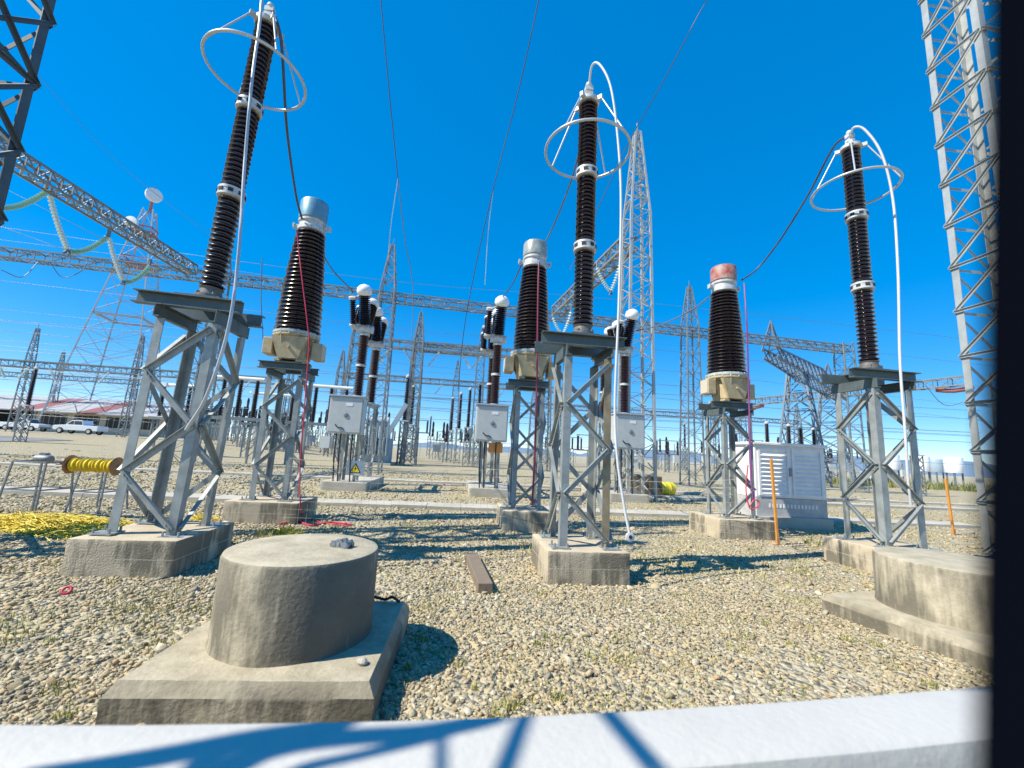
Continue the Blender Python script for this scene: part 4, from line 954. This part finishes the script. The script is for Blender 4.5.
PL = [(476, 40, 'tallest dark post insulator left of the middle breaker'), (466, 44, 'dark post insulator second from the right in the group left of the middle breaker'), (457, 48, 'dark post insulator third from the right in the group left of the middle breaker'), (449, 53, 'smallest dark post insulator of the group left of the middle breaker'),
      (401, 38, 'tall dark post insulator just right of the left breaker'), (408, 44, 'dark post insulator second in the group right of the left breaker'), (414, 51, 'farthest dark post insulator in the group right of the left breaker'),
      (428, 85, 'tiny far post insulator on the horizon left of centre'), (655, 75, 'tiny far post insulator right of the right breaker cabinet'), (685, 72, 'tiny far post insulator left of the red-capped transformer stand'),
      (768, 30, 'dark post insulator rising behind the kiosk roof, leftmost'), (790, 31, 'dark post insulator rising behind the kiosk roof, second from left'), (802, 32, 'dark post insulator rising behind the kiosk roof, third from left'), (815, 33, 'dark post insulator rising behind the kiosk roof, rightmost'), (916, 31, 'slim dark post insulator right of the right arrester stand'), (16, 34, 'lone dark post insulator in front of the warehouse at far left')]
for px, Y, l in PL:
    p = at(px, 455, Y); p.z = height(p.x, p.y); sc = None
    if 760 < px < 820: sc = (.8, .8, .58)
    if px == 916: sc = (.8, .8, .75)
    if px == 16: sc = (.8, .8, .75)
    if first: p0.location = p; p0['label'] = l; first = False
    else: dup(p0, p, ROT, l, scale=sc)
# far transformer
p = at(374, 460, 36); p.z = 0
t = thing('power_transformer', 'blue-grey power transformer with finned radiators right of the left breaker', 'transformer', p, ROT)
b = MB(); b.box((0, 0, 1.2), (2.6, 2, 2.0)); b.build('tank', 'trafo', t, bevel=.05)
for s in (-1, 1):
    b = MB()
    for k in range(9): b.box((-1.1+k*.28, s*1.4, 2.1), (.08, .6, 2.6))
    b.build('radiator', 'trafo', t)
b = MB(); b.cyl((-.9, .2, 3.6), (.9, .2, 3.6), .4, 16); b.bar((-.5, .2, 2.2), (-.5, .2, 3.3), .12); b.bar((.5, .2, 2.2), (.5, .2, 3.3), .12); b.build('conservator', 'trafo', t, smooth=40)
for x in (-.7, 0, .7):
    b = MB(); b.lathe(sheds(2.2, 3.7, 12, .09, .07, .16, .12), 12, (x, -.5, 0)); b.build('bushing', 'porcelain', t, smooth=25)
b = MB(); b.bar((1.0, -.4, 2.6), (2.3, -.4, 5.2), .35); b.build('vent_pipe', 'trafo', t)
b = MB(); b.box((0, 0, .1), (3.2, 3.4, .2)); b.build('plinth', 'concrete_pale', t)
# air-core reactors on the right
rl = ['far grey drum on legs at right, leftmost, seen through the lattice stand', 'far white drum on legs seen beside the white lead', 'far white drum on legs right of the right lattice stand', 'far grey drum on legs between two white ones', 'far white drum on legs nearest the orange stake']
for i, (px, Y) in enumerate(((880, 64), (893, 60), (923, 60), (938, 68), (956, 58))):
    p = at(px, 487, Y); p.z = 0
    t = thing('reactor_coil', rl[i], 'reactor', p, 0, 'far drum-shaped reactors on legs')
    b = MB(); b.lathe([(.95, 1.9), (1.0, 2.0), (1.0, 3.9), (.95, 4.0)], 24); b.build('drum', 'trafo' if i in (0, 3) else 'car_white', t, smooth=40)
    for k in range(4):
        a = PI/4+k*PI/2; b = MB(); b.cyl((.75*math.cos(a), .75*math.sin(a), 0), (.75*math.cos(a), .75*math.sin(a), 1.9), .1, 8); b.build('leg', 'conductor', t)
# warehouse at far left
def warehouse():
    c = Vector((-72, 66, 1.0)); t = thing('warehouse', 'long low warehouse with grey metal roof striped red at far left', 'warehouse', c, R(5))
    x0, x1, D = -45, 17, 16
    b = MB(); b.box(((x0+x1)/2, D, 1.6), (x1-x0, .3, 3.2)); b.box((x1-.15, D/2, 1.6), (.3, D-.4, 3.2)); b.build('wall', 'cream', t)
    b = MB(); b.box((7.5, .4, .55), (18.5, .3, 1.1)); b.box((7.5, .4, 3.0), (18.5, .3, .4))
    for x in (-1.6, 3.1, 7.8, 12.4, 16.6): b.box((x, .4, 1.95), (.9, .28, 1.69))
    b.build('front_wall', 'cream', t)
    for k, x in enumerate((.75, 5.45, 10.1, 14.5)):
        b = MB(); b.box((x, .5, 1.95), (3.7, .08, 1.68)); o = b.build('window', 'dark', t)
        b = MB()
        for q in range(5): b.box((x-1.6+q*.8, .44, 1.95), (.08, .06, 1.66))
        b.build('mullion', 'steel', o)
    b = MB(); b.box((-22, 8, 1.6), (38, .2, 3.2)); b.build('shade_backing', 'dark', t)  # dark sheet standing in for the shade under the open roof
    for x in range(-44, 0, 6):
        b = MB(); b.bar((x, .3, 0), (x, .3, 3.2), .3); b.build('post', 'steel', t)
    def slab(xa, xb, m_, dz=0):
        b = MB(); ya, za, yb, zb = -1.2, 3.15, D/2, 5.9
        b.add([(xa, ya, za+dz), (xb, ya, za+dz), (xb, yb, zb+dz), (xa, yb, zb+dz), (xa, ya, za-.15+dz), (xb, ya, za-.15+dz), (xb, yb, zb-.15+dz), (xa, yb, zb-.15+dz)], [(0, 1, 2, 3), (7, 6, 5, 4), (0, 4, 5, 1), (1, 5, 6, 2), (2, 6, 7, 3), (3, 7, 4, 0)])
        ya, yb = D+1.2, D/2
        b.add([(xa, ya, za+dz), (xb, ya, za+dz), (xb, yb, zb+dz), (xa, yb, zb+dz)], [(3, 2, 1, 0)])
        b.build('roof', m_, t)
    edges = [(x0, -26, 'roof'), (-26, -23, 'roof_red'), (-23, -4.3, 'roof'), (-4.3, -1.2, 'roof_red'), (-1.2, 5.0, 'roof'), (5.0, 7.8, 'roof_red'), (7.8, x1+1, 'roof')]
    for xa, xb, m_ in edges: slab(xa+.003, xb-.003, m_)
warehouse()
def pickup(loc, rz, label):
    t = thing('pickup_truck', label, 'pickup truck', loc, rz, 'white pickups parked by the warehouse')
    b = MB(); T_ = Matrix.Translation((0, .85, 0)) @ Matrix.Rotation(PI/2, 4, 'X'); b.T = T_
    b.prism([(-2.6, .45), (2.55, .45), (2.65, .75), (2.55, 1.0), (1.35, 1.12), (.95, 1.12), (-.75, 1.12), (-2.6, 1.1)], 0, 1.7); b.build('body', 'car_white', t, bevel=.05)
    b = MB(); b.T = Matrix.Translation((0, .78, 0)) @ Matrix.Rotation(PI/2, 4, 'X'); b.prism([(-.85, 1.12), (1.3, 1.12), (.6, 1.72), (-.65, 1.75)], 0, 1.56); cabn = b.build('cab', 'car_white', t, bevel=.05)
    for s, y in ((-1, -.79), (1, .79)):
        b = MB(); b.T = Matrix.Translation((0, y+.01, 0)) @ Matrix.Rotation(PI/2, 4, 'X'); b.prism([(.32, 1.2), (1.05, 1.2), (.55, 1.63), (.32, 1.63)], 0, .02); b.prism([(-.7, 1.2), (.22, 1.2), (.22, 1.64), (-.55, 1.64)], 0, .02); b.build('window', 'car_glass', cabn)
    b = MB(); b.obox((1.285, -.65, 1.16), (1.285, .65, 1.16), Vector((-.76, 0, .65)), Vector((.65, 0, .76)), 0, .75, 0, .02); b.build('windscreen', 'car_glass', cabn)
    for x in (-1.65, 1.7):
        for y in (-.82, .82):
            b = MB(); b.lathe([(.3, -.11), (.38, -.09), (.38, .09), (.3, .11)], 20, (x, y, .38), (0, 1, 0)); wo = b.build('wheel', 'tyre', t, smooth=40)
            b = MB(); b.lathe([(.2, -.116), (.22, -.112), (.22, .112), (.2, .116)], 14, (x, y, .38), (0, 1, 0)); b.build('rim', 'flange', wo)
    for y in (-.6, .6):
        b = MB(); b.box((2.6, y, .85), (.1, .3, .16)); b.build('headlight', 'glass', t)
    b = MB(); b.box((2.62, 0, .55), (.16, 1.7, .2)); b.build('bumper', 'fence', t)
    return t
q_ = at(80, 433, 55); q_.z = height(q_.x, q_.y); pk = pickup(q_, PI+R(6), 'white pickup truck parked alone in front of the warehouse')
q_ = at(24, 431, 60); q_.z = height(q_.x, q_.y); dup(pk, q_, R(4), 'white pickup truck parked left of the other one, half hidden by a post insulator')

# the tangle of far switchgear along the horizon, too dense to count
b = MB()
for k in range(150):
    px = random.choice((random.uniform(195, 350), random.uniform(195, 350), random.uniform(370, 480), random.uniform(225, 330), random.uniform(540, 760), random.uniform(770, 905)))
    Y = random.uniform(48, 88); p = at(px, 450, Y); p.z = height(p.x, p.y); h_ = random.uniform(2.2, 4.2); kind = random.random()
    b.cur = 0
    for dx in (-.25, .25): b.bar(p+Vector((dx, 0, 0)), p+Vector((dx, 0, h_)), .09)
    for j in range(3): b.bar(p+Vector((-.25, 0, h_*j/3)), p+Vector((.25, 0, h_*(j+1)/3)), .06)
    if kind < .5:
        b.cur = 1; b.lathe([(.16, 0), (.2, .3), (.14, .5), (.19, .9), (.13, 1.2), (.16, 1.8), (.08, 2.2)], 7, p+Vector((0, 0, h_)))
    elif kind < .8:
        b.bar(p+Vector((-1.8, 0, h_)), p+Vector((1.8, 0, h_)), .16); b.cur = 1
        for dx in (-1.4, 0, 1.4): b.cyl(p+Vector((dx, 0, h_)), p+Vector((dx, 0, h_+1.7)), .14, 6)
        b.cur = 0; b.bar(p+Vector((-1.6, 0, h_+1.8)), p+Vector((1.6, 0, h_+1.8)), .1)
    else:
        b.cur = 2; b.box(p+Vector((0, -.4, h_*.45)), (1.1, .6, 1.3))
tag(b.build('distant_switchgear', ['steel_far', 'porcelain', 'cabinet']), 'dense far tangle of switchgear supports along the horizon', 'switchgear', kind='stuff')
# far perimeter fence
def farfence(P, Q, label, h_=2.4):
    P = Vector(P); Q = Vector(Q); t = thing('perimeter_fence', label, 'fence', P, 0); L = (Q-P).length; d_ = (Q-P).normalized(); n = int(L/3)
    for i in range(n+1):
        p = P+d_*(L*i/n); b = loc_mb(P); b.bar(p, p+Vector((0, 0, h_)), .08); b.build('post', 'steel_bright', t)
    b = loc_mb(P)
    for k in range(8): b.bar(P+Vector((0, 0, .2+h_*.95*k/8)), Q+Vector((0, 0, .2+h_*.95*k/8)), .03)
    b.build('wire', 'steel_bright', t)
farfence((-18, 72, 0), (45, 80, 0), 'long pale wire fence along the horizon behind the yard')

# ------------------------------------------------------------------ near fence post and unseen bars shaped to cast the shadows on the wall
FY = .095
tp, bt = at(976, -60, FY), at(952, 900, FY)
t = thing('fence_with_shadow_bars', 'dark blurred steel fence post close to the viewer at the right edge, with unseen bars shaped to shade the wall', 'fence', (bt.x, FY, 0), 0)
base = Vector((bt.x, FY, 0)); dv = (tp-bt)/(tp.z-bt.z); wd = .07
lo = bt+dv*(0-bt.z); hi = bt+dv*(3.6-bt.z)
b = loc_mb(base); X_ = Vector((1, 0, 0)); Y_ = Vector((0, 1, 0))
b.obox(lo+X_*(wd/2), hi+X_*(wd/2), X_, Y_, -wd/2, wd/2, -.03, 0); b.build('post', 'post', t, bevel=.006)
def cast(px, py):      # a fence bar sits where the sun's line to its shadow on the coping crosses the fence
    p = gr(px, py, WZ); return p+sd*((p.y-FY)/(-sd.y))
for pl, wpx in (([(20, 780), (107, 766), (178, 753), (250, 739), (325, 727), (350, 716)], 25), ([(150, 790), (233, 766), (264, 752), (310, 742), (355, 737), (425, 732), (487, 719), (500, 712)], 22),
                ([(265, 790), (305, 768), (365, 754), (430, 738), (487, 720)], 12), ([(200, 764), (225, 750), (262, 742)], 18), ([(533, 702), (525, 716), (505, 768), (498, 785)], 13), ([(597, 700), (609, 714), (632, 741), (655, 768), (670, 785)], 15), ([(441, 730), (441, 768), (441, 785)], 8)):
    b = loc_mb(base); b.tube(spline([cast(*q) for q in pl], 6), wpx/420*.85*.66, 8); b.build('bar', 'fence', t, smooth=60)
cs_ = [cast(20, 780), cast(670, 785), cast(350, 700), cast(600, 698)]
xl = min(q.x for q in cs_)-.6; zt_ = max(q.z for q in cs_)+.5; zb_ = min(q.z for q in cs_)-.35
for z_ in (zt_, zb_):
    b = loc_mb(base); b.bar((xl, FY, z_), (hi.x if z_ < 3.6 else lo.x, FY, z_), .05); b.build('rail', 'fence', t)
b = loc_mb(base); b.bar((xl, FY, 0), (xl, FY, zt_), .08); b.build('post', 'fence', t)

# ------------------------------------------------------------------ gravel stones and weeds
def in_rects(x, y):
    def rect(c, sx, sy, rz):
        dx, dy = x-c[0], y-c[1]; cs, sn = math.cos(rz), math.sin(rz); u = dx*cs+dy*sn; v = -dx*sn+dy*cs
        return (np.abs(u) < sx/2) & (np.abs(v) < sy/2)
    m_ = np.zeros(len(x), bool)
    for c, sx, sy, rz in ((A1, 1.12, 1.28, ROT), (A2, 1.08, 1.12, ROT), (A3, 1.2, 1.2, ROT), (C1, 1.35, 1.2, ROT), (C2, 1.05, 1.3, ROT), (C3, 1.35, 1.25, ROT), (P1, 1.44, 1.4, R(5)), (P2, 1.72, 1.75, R(18)), ((7.55, 12.02), 2.1, 1.3, R(4))):
        m_ |= rect(c, sx, sy, rz)
    cs, sn = math.cos(ROT), math.sin(ROT)
    v = -x*sn+(y-12.1)*cs; m_ |= np.abs(v) < .38
    return m_
def gravel():
    ph = (1+5**.5)/2
    ico = np.array([(-1, ph, 0), (1, ph, 0), (-1, -ph, 0), (1, -ph, 0), (0, -1, ph), (0, 1, ph), (0, -1, -ph), (0, 1, -ph), (ph, 0, -1), (ph, 0, 1), (-ph, 0, -1), (-ph, 0, 1)])
    ico /= np.linalg.norm(ico[0])
    fc = np.array([(0, 11, 5), (0, 5, 1), (0, 1, 7), (0, 7, 10), (0, 10, 11), (1, 5, 9), (5, 11, 4), (11, 10, 2), (10, 7, 6), (7, 1, 8), (3, 9, 4), (3, 4, 2), (3, 2, 6), (3, 6, 8), (3, 8, 9), (4, 9, 5), (2, 4, 11), (6, 2, 10), (8, 6, 7), (9, 8, 1)])
    X, Y, S = [], [], []
    for y0, y1, den, s0, s1 in ((1.3, 3.2, 2500, .007, .024), (3.2, 5.5, 1500, .009, .026), (5.5, 8.5, 620, .012, .032), (8.5, 12, 220, .016, .040), (12, 17, 60, .025, .05), (17, 26, 14, .04, .07)):
        xw = 1.45*y1+.4; n = int(2*xw*(y1-y0)*den); x = np.random.uniform(-xw, xw, n); y = np.random.uniform(y0, y1, n)
        k = np.abs(x) < 1.4*y+.4; x, y = x[k], y[k]
        X.append(x); Y.append(y); S.append(s0+(s1-s0)*np.random.random(len(x))**2.2)
    x = np.concatenate(X); y = np.concatenate(Y); s = np.concatenate(S)
    bare = np.array([noise.noise(Vector((a_*.55, b_*.8, 3.3)))+.5*noise.noise(Vector((a_*1.7, b_*2.1, 8))) for a_, b_ in zip(x.tolist(), y.tolist())])
    bare = np.clip((bare-.12)/.3, 0, 1)
    clump = .5+.5*np.sin(x*1.3+2*np.sin(y*.9))*np.sin(y*1.7+np.sin(x*2.1))
    k = ~in_rects(x, y) & (np.random.random(len(x)) < np.where(y > 5.5, .45+.55*clump, .8+.2*clump)*(1-.62*bare)); x, y, s = x[k], y[k], s[k]; n = len(x)
    s = s*np.where(x < -1.2, 1.12, 1.0)*np.where(np.random.random(n) < .035, np.random.uniform(1.4, 2.1, n), 1)
    print('stones', n)
    v = ico[None]*(1+np.random.uniform(-.36, .34, (n, 12, 1)))
    for q in range(5):      # crushed faces: cut each stone by random planes
        nn = np.random.normal(size=(n, 3)); nn /= np.linalg.norm(nn, axis=1)[:, None]; off = np.random.uniform(.35, .75, n)
        dd_ = np.einsum('nkj,nj->nk', v, nn)-off[:, None]; v = v-np.maximum(dd_, 0)[:, :, None]*nn[:, None, :]
    v = v*np.stack([np.random.uniform(.95, 1.6, n), np.random.uniform(.7, 1.1, n), np.random.uniform(.45, .8, n)], 1)[:, None, :]
    a, b_, c_ = np.random.uniform(-.5, .5, n), np.random.uniform(-.5, .5, n), np.random.uniform(0, 2*PI, n)
    def rot(ax, t):
        c, s_ = np.cos(t), np.sin(t); o = np.zeros(n); i = np.ones(n)
        m_ = {'x': [[i, o, o], [o, c, -s_], [o, s_, c]], 'y': [[c, o, s_], [o, i, o], [-s_, o, c]], 'z': [[c, -s_, o], [s_, c, o], [o, o, i]]}[ax]
        return np.array([[q for q in r_] for r_ in m_]).transpose(2, 0, 1)
    Rm = rot('z', c_) @ rot('y', b_) @ rot('x', a)
    v = np.einsum('nij,nkj->nki', Rm, v)*s[:, None, None]
    hz = s*np.random.uniform(-.05, .35, n)
    v += np.stack([x, y, hz], 1)[:, None, :]
    f = (fc[None]+(np.arange(n)*12)[:, None, None]).reshape(-1, 3)
    me = bpy.data.meshes.new('gravel'); me.vertices.add(n*12); me.vertices.foreach_set('co', v.reshape(-1).astype(np.float32))
    me.loops.add(len(f)*3); me.loops.foreach_set('vertex_index', f.reshape(-1).astype(np.int32))
    me.polygons.add(len(f)); me.polygons.foreach_set('loop_start', (np.arange(len(f))*3).astype(np.int32))
    me.update(calc_edges=True); me.materials.append(M['gravel'])
    o = bpy.data.objects.new('gravel', me); COL.objects.link(o); tag(o, 'loose tan and grey gravel covering the yard', 'gravel', kind='stuff')
gravel()
def weeds(name, spots, mt, label, cat):
    vs, fs = [], []
    for cx, cy, rad, cnt, hh in spots:
        for k in range(cnt):
            a = random.uniform(0, 2*PI); r = rad*math.sqrt(random.random()); x, y = cx+r*math.cos(a), cy+r*math.sin(a)
            z = height(x, y); h = hh*random.uniform(.4, 1.1); d_ = random.uniform(0, 2*PI); l = random.uniform(.1, .6)*h; w_ = .05*h+.002
            dx, dy = math.cos(d_), math.sin(d_); i = len(vs)
            vs += [(x-dy*w_, y+dx*w_, z), (x+dy*w_, y-dx*w_, z), (x+dx*l*.5+dy*w_*.7, y+dy*l*.5-dx*w_*.7, z+h*.6), (x+dx*l*.5-dy*w_*.7, y+dy*l*.5+dx*w_*.7, z+h*.6), (x+dx*l, y+dy*l, z+h)]
            fs += [(i, i+1, i+2, i+3), (i+3, i+2, i+4)]
    b = MB(); b.add(vs, fs); tag(b.build(name, mt), label, cat, kind='stuff')
sp = []
def ps(px, py, rad, n, h): q = gr(px, py); sp.append((q.x, q.y, rad, n, h))
for q in ((515, 706, .07, 60, .05), (500, 712, .08, 60, .05), (560, 700, .05, 40, .05), (245, 600, .12, 60, .05), (160, 590, .3, 120, .04), (130, 610, .15, 60, .05), (60, 640, .1, 40, .05), (300, 610, .2, 60, .04), (430, 610, .15, 60, .04), (620, 640, .08, 40, .04), (815, 660, .08, 40, .04), (10, 640, .15, 60, .06), (735, 625, .05, 20, .05), (270, 535, .25, 120, .12), (450, 530, .8, 250, .06), (300, 620, .2, 50, .05), (170, 620, .3, 120, .05), (90, 560, .4, 120, .06), (760, 560, .4, 80, .06), (600, 520, .5, 100, .07), (880, 520, .6, 120, .1), (820, 545, .35, 120, .12), (250, 592, .22, 220, .04), (215, 608, .18, 160, .04), (150, 600, .35, 260, .035), (105, 625, .2, 120, .04), (30, 620, .25, 160, .04), (60, 690, .10, 80, .04), (190, 640, .12, 90, .04), (440, 600, .2, 120, .035), (420, 640, .08, 70, .04), (680, 660, .12, 80, .03), (620, 600, .2, 110, .035), (740, 650, .12, 90, .035), (800, 600, .25, 150, .04), (850, 640, .1, 90, .035), (700, 620, .2, 90, .03), (560, 640, .15, 80, .03)): ps(*q)
for k in range(330):
    y = 1.6+5.5*random.random()**.8; x = random.uniform(-1.2*y, 1.2*y)
    if not in_rects(np.array([x]), np.array([y]))[0]: sp.append((x, y, random.uniform(.02, .22), random.randint(6, 60), random.uniform(.018, .05)))
for k in range(900):
    y = 6.5+26*random.random()**1.3; x = random.uniform(-1.2*y, 1.3*y)
    if not in_rects(np.array([x]), np.array([y]))[0]: sp.append((x, y, random.uniform(.1, .7), random.randint(10, 40), random.uniform(.03, .10)))
weeds('weeds', sp, 'grass', 'short dry weeds and grass growing through the gravel', 'weeds')
sp = []
for k in range(420):
    x = random.uniform(33, 88); y = 44+.0*x+random.uniform(0, 7); sp.append((x, y, .8, 14, random.uniform(.5, 1.1)))
weeds('grass_bank', sp, 'bush', 'green grassy bank at the far right below the drums', 'grass')
